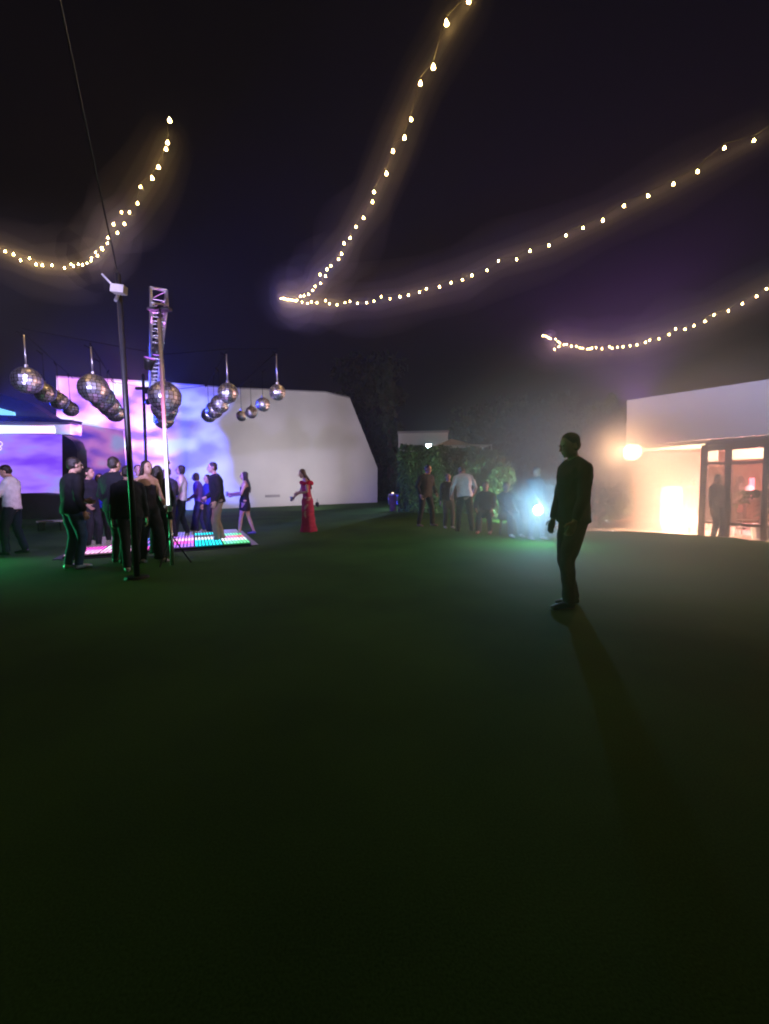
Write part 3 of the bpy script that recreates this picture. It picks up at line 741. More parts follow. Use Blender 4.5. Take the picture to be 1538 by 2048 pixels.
# ================================================================== PEOPLE
def remesh(mb, name, voxel, m, parent, fold=0.0, extra=None, seed=0):
    me = mb.mesh(name); ob = bpy.data.objects.new('tmp', me); COL.objects.link(ob)
    md = ob.modifiers.new('r', 'REMESH'); md.mode = 'VOXEL'; md.voxel_size = voxel; md.use_smooth_shade = True
    sm = ob.modifiers.new('s', 'SMOOTH'); sm.iterations = 3; sm.factor = .5
    dg = bpy.context.evaluated_depsgraph_get(); ev = ob.evaluated_get(dg)
    out = bpy.data.meshes.new_from_object(ev, depsgraph=dg)
    bpy.data.objects.remove(ob); bpy.data.meshes.remove(me)
    n = len(out.vertices)
    if fold and n:
        co = np.empty(n*3); out.vertices.foreach_get('co', co); co = co.reshape(-1, 3)
        no = np.empty(n*3); out.vertices.foreach_get('normal', no); no = no.reshape(-1, 3)
        x, y, z = co[:, 0], co[:, 1], co[:, 2]
        d = np.sin(z*26+7*x+seed)+.7*np.sin(z*43-19*y+2*seed+3*np.sin(x*21))+.8*np.sin(27*x+31*y+seed*3+z*6)
        co += no*(d*fold)[:, None]; out.vertices.foreach_set('co', co.ravel())
    if extra:
        bm = bmesh.new(); bm.from_mesh(out); em = extra.mesh('x'); bm.from_mesh(em); bpy.data.meshes.remove(em)
        bmesh.ops.recalc_face_normals(bm, faces=bm.faces); bm.to_mesh(out); bm.free()
    out.polygons.foreach_set('use_smooth', [True]*len(out.polygons))
    out.materials.clear(); out.materials.append(m)
    o = bpy.data.objects.new(name, out); COL.objects.link(o); o.parent = parent
    return o
def ik(a, t_, l1, l2, bias):
    d = t_-a; L_ = min(d.length, (l1+l2)*.999); dn = d.normalized(); t_ = a+dn*L_
    x_ = (l1*l1-l2*l2+L_*L_)/(2*L_); h = math.sqrt(max(0, l1*l1-x_*x_))
    bb = (bias-dn*bias.dot(dn)).normalized(); return a+dn*x_+bb*h, t_
_cm = {}
def cmat(col, rough=.85, bump=.25):
    key = (col, rough)
    if key not in _cm: _cm[key] = mat('cloth', col, rough, var=.14, scale=12, bump=bump, bscale=90, spec=.25)
    return _cm[key]
SKIN = mat('skin', (.46, .27, .19), .5, var=.08, scale=14, bump=.05, bscale=160)
SKIN2 = mat('skin_tan', (.3, .16, .1), .5, var=.08, scale=14, bump=.05, bscale=160)
HAIR = mat('hair', (.018, .012, .01), .45, var=.4, scale=40, bump=.5, bscale=120)
HAIRB = mat('hair_brown', (.05, .028, .018), .45, var=.4, scale=40, bump=.5, bscale=120)
EYE = mat('eye', (.03, .02, .02), .2)
def person(px, py, label, h=1.74, face=0, ground_z=0.0, Y=None, lean=0, side_=0, head=(0, 0), hands=None, feet=None,
           top='shirt', topc=(.6, .6, .6), bot='trousers', botc=(.02, .02, .03), shoe=(.02, .02, .02), hair='short', hairm=None,
           skin=None, female=False, vox=.015, sleeve=1.0, width=1.0, seat=False, groupname='party guests on the lawn', bag=False):
    base = ground(px, py, ground_z) if Y is None else at(px, py, Y)
    if Y is not None: base.z = ground_z
    root = empty('person', base, R(face), label=label, cat='person', group=groupname)
    sc_ = h/1.75; skin = skin or SKIN; hairm = hairm or HAIR
    V = Vector
    pz = .95 if not seat else .5
    pel = V((0, 0, pz))
    if bot == 'gown': feet = [(-.07, .02), (.07, .0)]
    if feet is None: feet = [(-.11, .02), (.11, -.05)]
    fz = .085
    Rm = Matrix.Rotation(R(lean), 3, 'X') @ Matrix.Rotation(R(side_), 3, 'Y')
    def U(x_, y_, z_): return pel+Rm @ V((x_, y_, z_-.95))
    ux, uy, uz = Rm @ V((1, 0, 0)), Rm @ V((0, 1, 0)), Rm @ V((0, 0, 1))
    ww = width*(.88 if female else 1.0)
    # ---- joints
    sh = [U(-.18*ww, .01, 1.395), U(.18*ww, .01, 1.395)]
    if hands is None: hands = [(-.27, -.03, .84), (.27, -.03, .84)]
    arms = []
    for i in (0, 1):
        t_ = V(hands[i]) if len(hands[i]) == 3 else V((*hands[i], .85))
        t_ = U(t_.x, t_.y, t_.z)
        el, t2 = ik(sh[i], t_, .285, .255, V((-.5 if i == 0 else .5, .5, -.7)))
        arms.append((sh[i], el, t2))
    legs = []
    for i in (0, 1):
        hp = pel+V(((-1 if i == 0 else 1)*.088*ww, 0, -.04))
        fx = feet[i]; az = fz+(fx[2] if len(fx) > 2 else 0)
        kn, an = ik(hp, V((fx[0], fx[1], az)), .42, .42, V((fx[0]*.5, -1, 0)))
        legs.append((hp, kn, an))
    hx, hy = head  # yaw, pitch
    Hm = Rm @ Matrix.Rotation(R(hx), 3, 'Z') @ Matrix.Rotation(R(hy), 3, 'X')
    nk = U(0, .0, 1.47); hc = nk+Rm @ V((0, -.015, .05))+Hm @ V((0, -.02, .105))
    def Hd(x_, y_, z_): return hc+Hm @ V((x_, y_, z_))
    k = sc_
    def K(mb):
        mb.v = [tuple(c*k for c in v) for v in mb.v]; return mb
    # ---- body
    def torso(mb, g_, z0=.86, secs=None):
        secs = secs or ([(.86, .155, .115), (.95, .17, .125), (1.07, .13, .1), (1.2, .14, .11), (1.32, .165, .12), (1.41, .16, .095), (1.46, .08, .06)] if female else
                        [(.86, .15, .11), (.95, .16, .12), (1.07, .15, .11), (1.2, .165, .12), (1.32, .19, .125), (1.41, .175, .1), (1.47, .085, .065)])
        secs = [s_ for s_ in secs if s_[0] >= z0]
        mb.loft([U(0, 0, z_) for z_, _, _ in secs], [(ux, uy)]*len(secs), [((a+g_)*width, b_+g_) for _, a, b_ in secs], 16)
    body = MB(); torso(body, 0)
    body.ell(U(0, 0, .93), (.16*ww, .12, .12))
    body.tube([U(0, .005, 1.44), nk+ux*0, Hd(0, .02, -.06)], [.06, .052, .052], 12)
    # head: cranium, jaw, nose, ears
    body.ell(Hd(0, .01, .03), (.075, .093, .088), 18, 12, Hm)
    body.ell(Hd(0, -.022, -.035), (.058, .068, .075), 16, 10, Hm)
    body.ell(Hd(0, -.062, -.085), (.026, .025, .022), 10, 8, Hm)
    for a, el, wr in arms:
        body.ell(a, .058, 10, 8); body.tube([nk+uz*.03, nk.lerp(a, .5)+uz*.02, a], [.045, .05, .052], 10)
        body.tube([a, a.lerp(el, .5), el, el.lerp(wr, .35), wr], [.05, .046, .038, .038, .025], 12)
    for hp, kn, an in legs:
        body.tube([hp, hp.lerp(kn, .4), kn, kn.lerp(an, .35), an], [.085, .075, .052, .054, .036], 12)
        body.tube([an, an+V((0, .03, -.05))], [.036, .035], 10)
    ex = MB()
    ex.tube([Hd(0, -.088, .022), Hd(0, -.103, -.012), Hd(0, -.11, -.022), Hd(0, -.09, -.03)], [.008, .011, .015, .008], 8)
    for s_ in (-1, 1):
        ex.ell(Hd(s_*.076, .012, -.005), (.012, .02, .032), 8, 6, Hm)
        ex.ell(Hd(s_*.031, -.079, .026), (.017, .012, .006), 8, 6, Hm)
    ex.ell(Hd(0, -.087, -.055), (.024, .01, .009), 8, 6, Hm)
    for i, (a, el, wr) in enumerate(arms):
        fd_ = (wr-el).normalized(); s_ = -1 if i == 0 else 1
        pn = fd_.cross(uy if abs(fd_.dot(uy)) < .9 else uz).normalized()   # palm plane normal
        wv = fd_.cross(pn).normalized()
        if wv.dot(V((0, -1, 0))) < 0: wv = -wv
        pn = ux*(-s_); pn = (pn-fd_*pn.dot(fd_)).normalized(); wv = pn.cross(fd_)*(1)
        if wv.dot(-uy) < 0 and abs(fd_.dot(uy)) < .8: wv = -wv
        ex.loft([wr-fd_*.02, wr+fd_*.02, wr+fd_*.06, wr+fd_*.092], [(wv, pn)]*4, [(.024, .02), (.034, .017), (.041, .015), (.038, .012)], 10)
        for j, (o_, l_) in enumerate(((.029, .068), (.0095, .078), (-.0105, .072), (-.029, .056))):
            b0_ = wr+fd_*.085+wv*o_; d1 = (fd_+pn*.25).normalized(); d2 = (fd_+pn*.9).normalized(); d3 = (fd_*.5+pn*1.2).normalized()
            p1 = b0_+d1*l_*.42; p2 = p1+d2*l_*.34; p3 = p2+d3*l_*.26
            ex.tube([b0_, p1, p2, p3], [.0095, .009, .008, .006], 6)
        b0_ = wr+fd_*.025+wv*.03; p1 = b0_+(fd_+wv*1.1+pn*.3).normalized()*.038; p2 = p1+(fd_*1.2+wv*.4+pn*.5).normalized()*.032
        ex.tube([b0_, p1, p2], [.013, .011, .008], 6)
    K(body); K(ex)
    remesh(body, 'body', vox*.8, skin, root, extra=ex)
    for s_ in (-1, 1):
        e_ = MB().ell(Hd(s_*.031, -.0855, .018), (.011, .006, .006), 8, 6, Hm); K(e_).build('eye', EYE, root, smooth=True)
    # ---- hair
    hr_ = MB()
    hr_.ell(Hd(0, .026, .048), (.084, .092, .084), 16, 12, Hm)
    hr_.ell(Hd(0, .045, .0), (.082, .072, .075), 16, 10, Hm)
    if hair == 'long':
        hr_.loft([Hd(0, .03, .02), Hd(0, .06, -.06), U(0, .105, 1.43), U(0, .135, 1.3), U(.01, .14, 1.17)],
                 [(ux, uy)]*5, [(.085, .075), (.088, .055), (.095, .035), (.085, .028), (.045, .02)], 14)
        for s_ in (-1, 1): hr_.tube([Hd(s_*.06, -.01, .06), Hd(s_*.083, .01, -.02), Hd(s_*.08, .03, -.12)], [.025, .026, .03], 8)
    elif hair == 'bun':
        hr_.ell(Hd(0, .12, .07), (.045, .045, .045), 12, 8, Hm)
    elif hair == 'bob':
        for s_ in (-1, 1): hr_.tube([Hd(s_*.06, -.01, .06), Hd(s_*.083, .015, -.02), Hd(s_*.07, .03, -.09)], [.028, .032, .035], 8)
        hr_.ell(Hd(0, .055, -.04), (.08, .055, .07), 12, 8, Hm)
    remesh(K(hr_), 'hair', .011, hairm, root, fold=.0015, seed=px)
    # ---- legs clothing
    seed = px*.13
    c_b = cmat(botc); c_t = cmat(topc)
    if bot in ('trousers', 'wide', 'shorts'):
        b_ = MB()
        torso(b_, .018, secs=[(.8, .13, .1), (.86, .15, .11), (.95, .152, .112), (1.02, .125, .09)])
        for hp, kn, an in legs:
            if bot == 'shorts': b_.tube([hp, hp.lerp(kn, .45), hp.lerp(kn, .95)], [.112, .105, .09], 14)
            elif bot == 'wide': b_.tube([hp, hp.lerp(kn, .45), kn, kn.lerp(an, .5), an+V((0, .01, -.03))], [.11, .105, .095, .105, .115], 14)
            else: b_.tube([hp, hp.lerp(kn, .45), kn, kn.lerp(an, .45), an+V((0, .005, -.02))], [.106, .096, .074, .07, .06], 14)
            b_.ell(hp, .105, 12, 8)
        remesh(K(b_), 'trousers' if bot != 'shorts' else 'shorts', vox, c_b, root, fold=.003, seed=seed)
    elif bot == 'gown':
        fl_ = [(1.0, .15, .115), (.92, .18, .145), (.8, .18, .16), (.5, .165, .175), (.3, .18, .19), (.12, .215, .215), (.015, .25, .25)]
        b_ = MB(); b_.loft([V((0, .015*(1-z_), z_)) for z_, _, _ in fl_], [(V((1, 0, 0)), V((0, 1, 0)))]*len(fl_), [(a*ww, c2) for _, a, c2 in fl_], 20)
        remesh(K(b_), 'gown_skirt', vox, c_b, root, fold=.005, seed=seed)
    elif bot == 'mini':
        b_ = MB(); fl_ = [(1.06, .135, .105), (.95, .178, .14), (.82, .185, .15), (.66, .19, .155)]
        b_.loft([V((0, 0, z_)) for z_, _, _ in fl_], [(V((1, 0, 0)), V((0, 1, 0)))]*len(fl_), [(a*ww, c2) for _, a, c2 in fl_], 18)
        remesh(K(b_), 'skirt', vox, c_b, root, fold=.004, seed=seed)
    # ---- top clothing
    t_ = MB(); g_ = .016 if top != 'jacket' else .03
    if top == 'jacket':
        torso(t_, g_, secs=[(.78, .175, .125), (.86, .165, .12), (.95, .162, .12), (1.07, .15, .11), (1.2, .165, .12), (1.32, .19, .125), (1.41, .18, .1), (1.48, .085, .06)])
    elif top == 'shirt':
        torso(t_, g_, secs=[(.88, .165, .125), (.95, .17, .125), (1.07, .155, .115), (1.2, .165, .12), (1.32, .19 if not female else .165, .125), (1.41, .175, .1), (1.475, .075, .06)])
    else:   # sleeveless top
        torso(t_, .01, secs=[(.9, .165, .125), (1.0, .145, .11), (1.07, .13, .1), (1.2, .14, .11), (1.31, .16, .125), (1.37, .12, .09)])
    if top in ('jacket', 'shirt'):
        for a, el, wr in arms:
            t_.ell(a, .07 if top == 'jacket' else .064, 12, 8); t_.tube([nk+uz*.0, nk.lerp(a, .5)+uz*.015, a], [.055, .062, .066], 10)
            sl = [(a, .064), (a.lerp(el, .5), .058), (el, .05), (el.lerp(wr, .5), .046), (wr.lerp(el, .06), .038)]
            if sleeve < 1: sl = sl[:3] if sleeve > .5 else [(a, .07), (a.lerp(el, .35), .064), (a.lerp(el, .6), .06)]
            t_.tube([p for p, _ in sl], [r_+(.008 if top == 'jacket' else 0) for _, r_ in sl], 12)
        t_.tube([U(0, .01, 1.44), nk+uz*.02], [.075, .066], 12)
    remesh(K(t_), {'jacket': 'jacket', 'shirt': 'shirt'}.get(top, 'top'), vox, c_t, root, fold=.003, seed=seed+1)
    # ---- shoes
    if bot != 'gown':
        for hp, kn, an in legs:
            d = V((an.x*.3, -1, 0)).normalized(); s_ = MB(); b0_ = an+V((0, 0, -fz))
            sd = d.cross(V((0, 0, 1)))
            s_.loft([b0_-d*.06+V((0, 0, .035)), b0_-d*.03+V((0, 0, .045)), b0_+d*.05+V((0, 0, .04)), b0_+d*.13+V((0, 0, .03)), b0_+d*.185+V((0, 0, .022))],
                    [(sd, V((0, 0, 1)))]*5, [(.028, .033), (.04, .044), (.043, .038), (.048, .029), (.03, .02)], 12)
            s_.tube([an+V((0, .0, -.06)), an+V((0, 0, .0))], [.045, .045], 10)
            remesh(K(s_), 'shoe', .011, cmat(shoe, .4, .05), root)
    root['_h'] = 0; del root['_h']
    return root, dict(arms=[[(p*k) for p in a] for a in arms], Hd=lambda x_, y_, z_: Hd(x_, y_, z_)*k, k=k)

def cup(root, info, i, m, label):
    a, el, wr = info['arms'][i]; d = (wr-el).normalized(); p = wr+d*.1
    MR = Matrix.Rotation(root.rotation_euler.z, 3, 'Z'); wp = Vector(root.location)+MR @ p
    c = empty('drinking_glass', wp, label=label, cat='glass')
    MB().tube([(0, 0, -.05), (0, 0, .07)], [.026, .034], 10).build('bowl', m, c, smooth=True)
    MB().tube([(0, 0, -.056), (0, 0, -.051)], [.028, .028], 10).build('base', m, c)
glassm = mat('tumbler', (.3, .32, .5), .1, var=.05)

DK = (.012, .012, .018)
V3 = Vector
# left group
p, i_ = person(32, 1108, 'man in a pale shirt at the far left looking down at his hands', 1.78, -75, topc=(.75, .76, .8), botc=(.012, .016, .03), hands=[(-.1, -.38, 1.16), (.08, -.36, 1.12)], head=(10, 22), feet=[(-.13, .1), (.12, -.1)])
person(152, 1137, 'person in a dark jacket and jeans with white sneakers before the magenta floor edge', 1.76, 150, top='jacket', topc=(.012, .012, .016), botc=(.06, .1, .2), shoe=(.7, .7, .7), hair='short', hands=[(-.25, -.06, .9), (.2, -.28, 1.08)], feet=[(-.06, -.02), (.1, .06)], lean=4)
person(207, 1086, 'long haired woman in a glowing blue top left of the dark suited man', 1.62, 30, female=True, topc=(.03, .06, .75), botc=DK, hair='long', hands=[(-.16, -.26, 1.1), (.2, -.22, 1.05)], feet=[(-.16, .1), (.12, -.08)])
person(238, 1126, 'broad man in a black suit standing behind the black pole', 1.78, 165, top='jacket', topc=DK, botc=DK, width=1.12, hands=[(-.29, 0, .86), (.24, -.2, .98)])
person(284, 1082, 'man with a blue lit face behind the woman with the bare arm', 1.82, 35, topc=(.25, .25, .32), botc=DK, hands=[(-.24, -.1, .86), (.2, -.2, 1.0)])
person(262, 1070, 'man in grey at the back of the floor behind the black pole', 1.76, -20, topc=(.12, .11, .16), botc=DK)
person(342, 1080, 'guest in a dark jacket just right of the violet lit man behind the stand', 1.74, -110, top='jacket', topc=(.03, .03, .06), botc=DK, hands=[(-.2, -.25, 1.05), (.2, -.25, 1.1)])
person(421, 1068, 'woman in dark blue squeezed between the violet blouse and the dark jacket', 1.6, -30, female=True, topc=(.03, .03, .2), bot='trousers', botc=DK, hair='long')
person(186, 1096, 'man in black left of the woman in the glowing blue top', 1.72, 80, top='jacket', topc=DK, botc=DK, hands=[(-.22, -.15, .95), (.2, -.2, 1.0)])
p, i_ = person(302, 1124, 'woman in a black sleeveless dress with a bare arm and white bracelet', 1.71, 60, female=True, top='tank', topc=(.015, .01, .02), bot='wide', botc=(.014, .012, .022), hair='long', skin=SKIN, shoe=(.45, .42, .42), hands=[(-.23, .02, .84), (.2, -.2, .95)], feet=[(-.1, .16), (.12, -.12)])
a, el, wr = i_['arms'][1]
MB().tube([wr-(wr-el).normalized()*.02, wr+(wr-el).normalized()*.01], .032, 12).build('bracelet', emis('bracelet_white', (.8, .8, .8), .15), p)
person(266, 1140, 'dark dressed person with one pale shoe nearest the black pole foot', 1.6, 215, top='jacket', topc=DK, botc=(.014, .016, .026), shoe=(.3, .32, .3), hands=[(-.25, -.05, .85), (.25, -.04, .84)], feet=[(-.05, -.04), (.09, .2)], lean=5)
person(324, 1112, 'woman in black between the bare armed woman and the chrome stand', 1.66, 200, female=True, topc=DK, bot='wide', botc=DK, hair='long', hands=[(-.2, -.2, .95), (.2, -.16, .92)])
person(327, 1072, 'man half hidden by the chrome stand with a violet lit head', 1.76, 20, topc=(.1, .09, .14), botc=DK)
person(366, 1073, 'tall man in a pale pink shirt right of the chrome stand', 1.84, -70, topc=(.66, .58, .58), botc=(.012, .013, .02), hair='bob', hands=[(-.12, -.34, 1.2), (.16, -.28, 1.12)], sleeve=1, feet=[(-.1, .1), (.12, -.16)], lean=-4, width=1.1)
person(402, 1063, 'woman in a violet blue blouse and wide dark trousers', 1.68, -80, female=True, topc=(.1, .05, .3), bot='wide', botc=(.02, .02, .08), hair='bob', hairm=HAIRB, shoe=(.6, .55, .4), hands=[(-.14, -.28, 1.02), (.16, -.24, 1.0)], feet=[(-.1, .12), (.1, -.16)], lean=4)
person(440, 1084, 'man in a dark jacket and beige trousers turned to the woman in violet', 1.82, -60, top='jacket', topc=(.012, .012, .018), botc=(.2, .14, .11), shoe=(.25, .2, .15), hands=[(-.2, -.22, 1.0), (.24, -.1, .9)], feet=[(-.1, .08), (.13, -.08)], lean=5)
p, i_ = person(492, 1070, 'slim woman in a short black outfit with bare legs holding a drink', 1.64, -80, female=True, top='tank', topc=DK, bot='mini', botc=DK, hair='long', shoe=(.1, .1, .3), hands=[(-.1, -.38, 1.12), (.12, -.3, 1.08)], feet=[(-.1, .2), (.1, -.16)], lean=-4)
cup(p, i_, 0, glassm, 'small drink glass held by the woman in the short black outfit')
p, i_ = person(617, 1064, 'woman in a long red off shoulder gown before the white wall', 1.7, -70, female=True, top='tank', topc=(.36, .035, .1), bot='gown', botc=(.36, .035, .1), hair='long', hairm=HAIRB, hands=[(-.12, -.34, 1.02), (.1, -.24, 1.1)], head=(5, 12), lean=6)
fr = MB()
for kk in range(14):
    a = kk*2*math.pi/14; fr.ell((.2*i_['k']*math.cos(a), .14*i_['k']*math.sin(a)-.01, 1.36*i_['k']+.015*math.sin(a*3)), (.05, .05, .055), 8, 6)
remesh(fr, 'ruffle', .014, cmat((.4, .012, .045)), p, fold=.004)
cup(p, i_, 0, glassm, 'dark drink glass held low by the woman in the red gown')
# middle group
person(852, 1052, 'person in black with a blue lit head left of the white shirted man', 1.78, 40, top='jacket', topc=DK, botc=DK, shoe=(.15, .15, .15), width=1.25, hands=[(-.32, -.12, .92), (.3, -.14, .95)], feet=[(-.2, .1), (.16, -.1)], lean=8)
person(897, 1056, 'shorter person peeking from behind the left arm of the white shirted man', 1.5, 10, topc=(.03, .03, .06), botc=(.1, .09, .09), width=1.0, shoe=(.5, .5, .45))
person(930, 1062, 'man in a white shirt seen from behind bending forward', 1.72, 188, topc=(.7, .64, .66), botc=DK, hands=[(-.3, -.2, .98), (.32, -.2, .98)], head=(0, 38), lean=13, feet=[(-.19, 0), (.19, .02)], width=1.15)
# seated guests on low stools
def stool(px, Y, label, m, z=.44):
    p = at(px, 1000, Y); r0 = empty('stool', (p.x, p.y, 0), label=label, cat='stool')
    MB().tube([(0, 0, z-.06), (0, 0, z)], .2, 16).build('seat', m, r0)
    for a in (.6, 2.2, 3.7, 5.3): MB().tube([(.15*math.cos(a), .15*math.sin(a), z-.062), (.19*math.cos(a), .19*math.sin(a), 0)], .014, 6).build('leg', M['black_metal'], r0)
stool(972, 10.6, 'dark stool under the guest in black right of the white shirted man', M['black_metal'])
person(972, 1060, 'seated guest in dark clothes and red shoes right of the white shirted man', 1.68, -20, Y=10.6, seat=True, top='jacket', topc=(.03, .015, .02), botc=DK, shoe=(.4, .12, .12), hands=[(-.2, -.38, 1.06), (.2, -.38, 1.06)], feet=[(-.15, -.45), (.15, -.5)])
stool(1012, 9.9, 'dark stool under the guest in white sneakers beside the bush', M['black_metal'])
person(1012, 1066, 'seated guest with white sneakers in front of the bright bush', 1.66, 10, Y=9.9, seat=True, topc=(.03, .04, .06), botc=DK, shoe=(.7, .7, .7), hands=[(-.12, -.4, 1.05), (.12, -.4, 1.05)], feet=[(-.12, -.5), (.12, -.5)], hair='short')
p, i_ = person(1070, 1078, 'guest behind the blue white torch left of the suited man', 1.56, 15, topc=(.12, .16, .22), botc=(.1, .12, .16), shoe=(.5, .45, .45), hands=[(-.08, -.3, .88), (.18, -.26, .92)], feet=[(-.14, 0), (.14, -.08)], head=(10, 16), female=True)
tpz = at(1076, 1020, ground(1070, 1078).y-.45)
tch = empty('torch', tpz, label='blue white torch shining towards the lawn left of the suited man', cat='torch')
MB().tube([(0, .02, 0), (.01, .16, .01)], [.03, .02], 12).build('handle', M['black_metal'], tch)
MB().ell((0, 0, 0), (.1, .03, .1), 14, 8).build('lens', emis('torch_white', (.6, .9, 1), 70), tch, smooth=True)
lamp('torch_light_source', 'POINT', tpz+Vector((-.03, -.3, .05)), (.3, .7, 1), 220, None, None, .03)
# near man in the dark suit
person(1146, 1212, 'man in a dark suit standing nearest on the right with his back to the terrace', 1.68, -84, top='jacket', topc=(.016, .016, .034), botc=(.012, .011, .022), shoe=(.012, .012, .012), vox=.011, head=(8, 12), hands=[(-.22, -.1, .87), (.22, -.12, .88)], feet=[(-.07, .04), (.09, -.1)], width=1.0, lean=0)
# terrace guests
person(1386, 1058, 'guest in brown right of the tall glowing lantern', 1.66, -30, ground_z=TZ, Y=12.9, topc=(.25, .17, .13), botc=(.1, .08, .08), groupname='guests on the terrace')
person(1432, 1070, 'guest in dark violet clothes behind the left posts of the glazed partition', 1.74, 20, ground_z=TZ, Y=11.0, topc=(.08, .06, .09), botc=(.05, .05, .09), groupname='guests on the terrace', width=1.1)
person(1476, 1070, 'pale dressed guest seen through the large right pane', 1.7, 90, ground_z=TZ, Y=13.4, topc=(.4, .28, .28), botc=(.12, .06, .06), groupname='guests on the terrace', female=True, hair='long')

# ================================================================== STAGE LIGHTS (fixtures + their light, some added as fill)
def par_can(loc_, tgt, label, col, power, angle, blend=.5, es=3.0, radius=.06, clamp=True, parent=None, name='stage_light'):
    loc_ = Vector(loc_); d = (Vector(tgt)-loc_).normalized()
    r0 = empty(name, loc_, label=label, cat='stage light', group='stage lights')
    MB().tube([-d*.2, -d*.05, Vector((0, 0, 0))], [.06, .09, .1], 14).build('housing', M['black_metal'], r0, smooth=True)
    MB().tube([d*.002, d*.008], [.085, .085], 14).build('lens', emis('lens_glow', col, es), r0)
    MB().tube([-d*.1+Vector((0, 0, .08)), Vector((-d.x*.1, -d.y*.1, .25))], .012, 6).build('yoke', M['black_metal'], r0)
    return lamp(name+'_source', 'SPOT', loc_+d*.03, col, power, None, tgt, radius, angle, blend)
# cloud projector on the truss near end, aimed at the left part of the white wall
pj = TR0+rowd*7.2+Vector((-.3, .2, -.3)); tgt = wallpt(296, 860)
L1 = par_can(pj, tgt, 'projector under the far truss end throwing clouds on the wall', (1, 1, 1), 26000, 76, .6, es=.3)
ld = L1.data; ld.use_nodes = True; N = ld.node_tree.nodes; L = ld.node_tree.links
em = [n for n in N if n.type == 'EMISSION'][0]
tc = N.new('ShaderNodeTexCoord'); sp = N.new('ShaderNodeSeparateXYZ'); L.new(tc.outputs['Normal'], sp.inputs[0])
nz = N.new('ShaderNodeTexNoise'); nz.inputs['Scale'].default_value = 6; nz.inputs['Detail'].default_value = 1.5
mpp = N.new('ShaderNodeMapping'); mpp.inputs['Scale'].default_value = (1, 1.8, 1); L.new(tc.outputs['Normal'], mpp.inputs['Vector']); L.new(mpp.outputs[0], nz.inputs['Vector'])
mr = N.new('ShaderNodeMapRange'); mr.inputs[1].default_value = -.4; mr.inputs[2].default_value = .4; L.new(sp.outputs[0], mr.inputs[0])
cr = N.new('ShaderNodeValToRGB'); e = cr.color_ramp.elements
e[0].position = .38; e[0].color = (.12, .04, .7, 1); e[1].position = .62; e[1].color = (.5, .6, 1, 1); x = e.new(.52); x.color = (.9, .32, .85, 1)
L.new(nz.outputs['Fac'], cr.inputs['Fac'])
cb_ = N.new('ShaderNodeValToRGB'); e = cb_.color_ramp.elements
e[0].position = .42; e[0].color = (.0, .015, .8, 1); e[1].position = .6; e[1].color = (.12, .17, 1, 1)
L.new(nz.outputs['Fac'], cb_.inputs['Fac'])
mxx = N.new('ShaderNodeMix'); mxx.data_type = 'RGBA'
mr2 = N.new('ShaderNodeMapRange'); mr2.inputs[1].default_value = .45; mr2.inputs[2].default_value = .68; L.new(mr.outputs[0], mr2.inputs[0])
L.new(mr2.outputs[0], mxx.inputs[0]); L.new(cr.outputs['Color'], mxx.inputs[6]); L.new(cb_.outputs['Color'], mxx.inputs[7])
L.new(mxx.outputs[2], em.inputs['Color'])
nz2 = N.new('ShaderNodeTexNoise'); nz2.inputs['Scale'].default_value = 4.5; nz2.inputs['Detail'].default_value = 1; L.new(tc.outputs['Normal'], nz2.inputs['Vector'])
ma = N.new('ShaderNodeMath'); ma.operation = 'MULTIPLY_ADD'; ma.inputs[1].default_value = .5; L.new(nz2.outputs['Fac'], ma.inputs[0]); L.new(sp.outputs[0], ma.inputs[2])
mr3 = N.new('ShaderNodeMapRange'); mr3.interpolation_type = 'SMOOTHSTEP'; mr3.inputs[1].default_value = .46; mr3.inputs[2].default_value = .57; mr3.inputs[3].default_value = 1; mr3.inputs[4].default_value = .0
L.new(ma.outputs[0], mr3.inputs[0]); L.new(mr3.outputs[0], em.inputs['Strength'])
# added neutral fill over the rest of the white wall, unseen low fixtures
lw = Vector((-3.4, 21.5, .35))
par_can(lw, wallpt(610, 880), 'added ground wash light aimed up at the right half of the white wall', (1, .86, .9), 1150, 120, .9, es=1)
lw2 = Vector((-8.6, 20, .35))
par_can(lw2, wallpt(470, 860), 'added ground wash light behind the dancers aimed at the white wall', (.9, .88, 1), 560, 120, .9, es=1)
# blue wash on the dancers from the stage side
bl = Vector((-6.4, 5.2, 2.9))
par_can(bl, (-4.4, 10.8, 1.55), 'blue light outside the left edge washing the dancers', (.02, .03, 1), 4600, 30, .8, es=.6)
# green floor skimmer
gr = Vector((-9.2, 7.7, .16))
par_can(gr, (-4.6, 6.7, 0), 'green light skimming the grass in front of the dance floor', (.06, 1, .32), 1000, 46, .9)
# violet uplight beyond the terrace roof
vp = Vector((10.5, 17.5, 3.9))
par_can(vp, (8, 15, 8), 'violet light on the terrace roof shining into the haze', (.6, .2, 1), 9000, 100, .9)
# violet light over the dancers
par_can(TR0+rowd*2.0+Vector((0, 0, -.35)), (-5.0, 9.6, 0), 'violet light under the middle of the truss over the dancers', (.55, .2, 1), 400, 90, .6)
# blue beam from the stage roof out over the garden
par_can((-15.0, 15.5, 3.7), (-2, 11.5, 5.2), 'blue stage light on the stage roof throwing a beam into the haze', (.03, .06, 1), 20000, 44, 1.0)
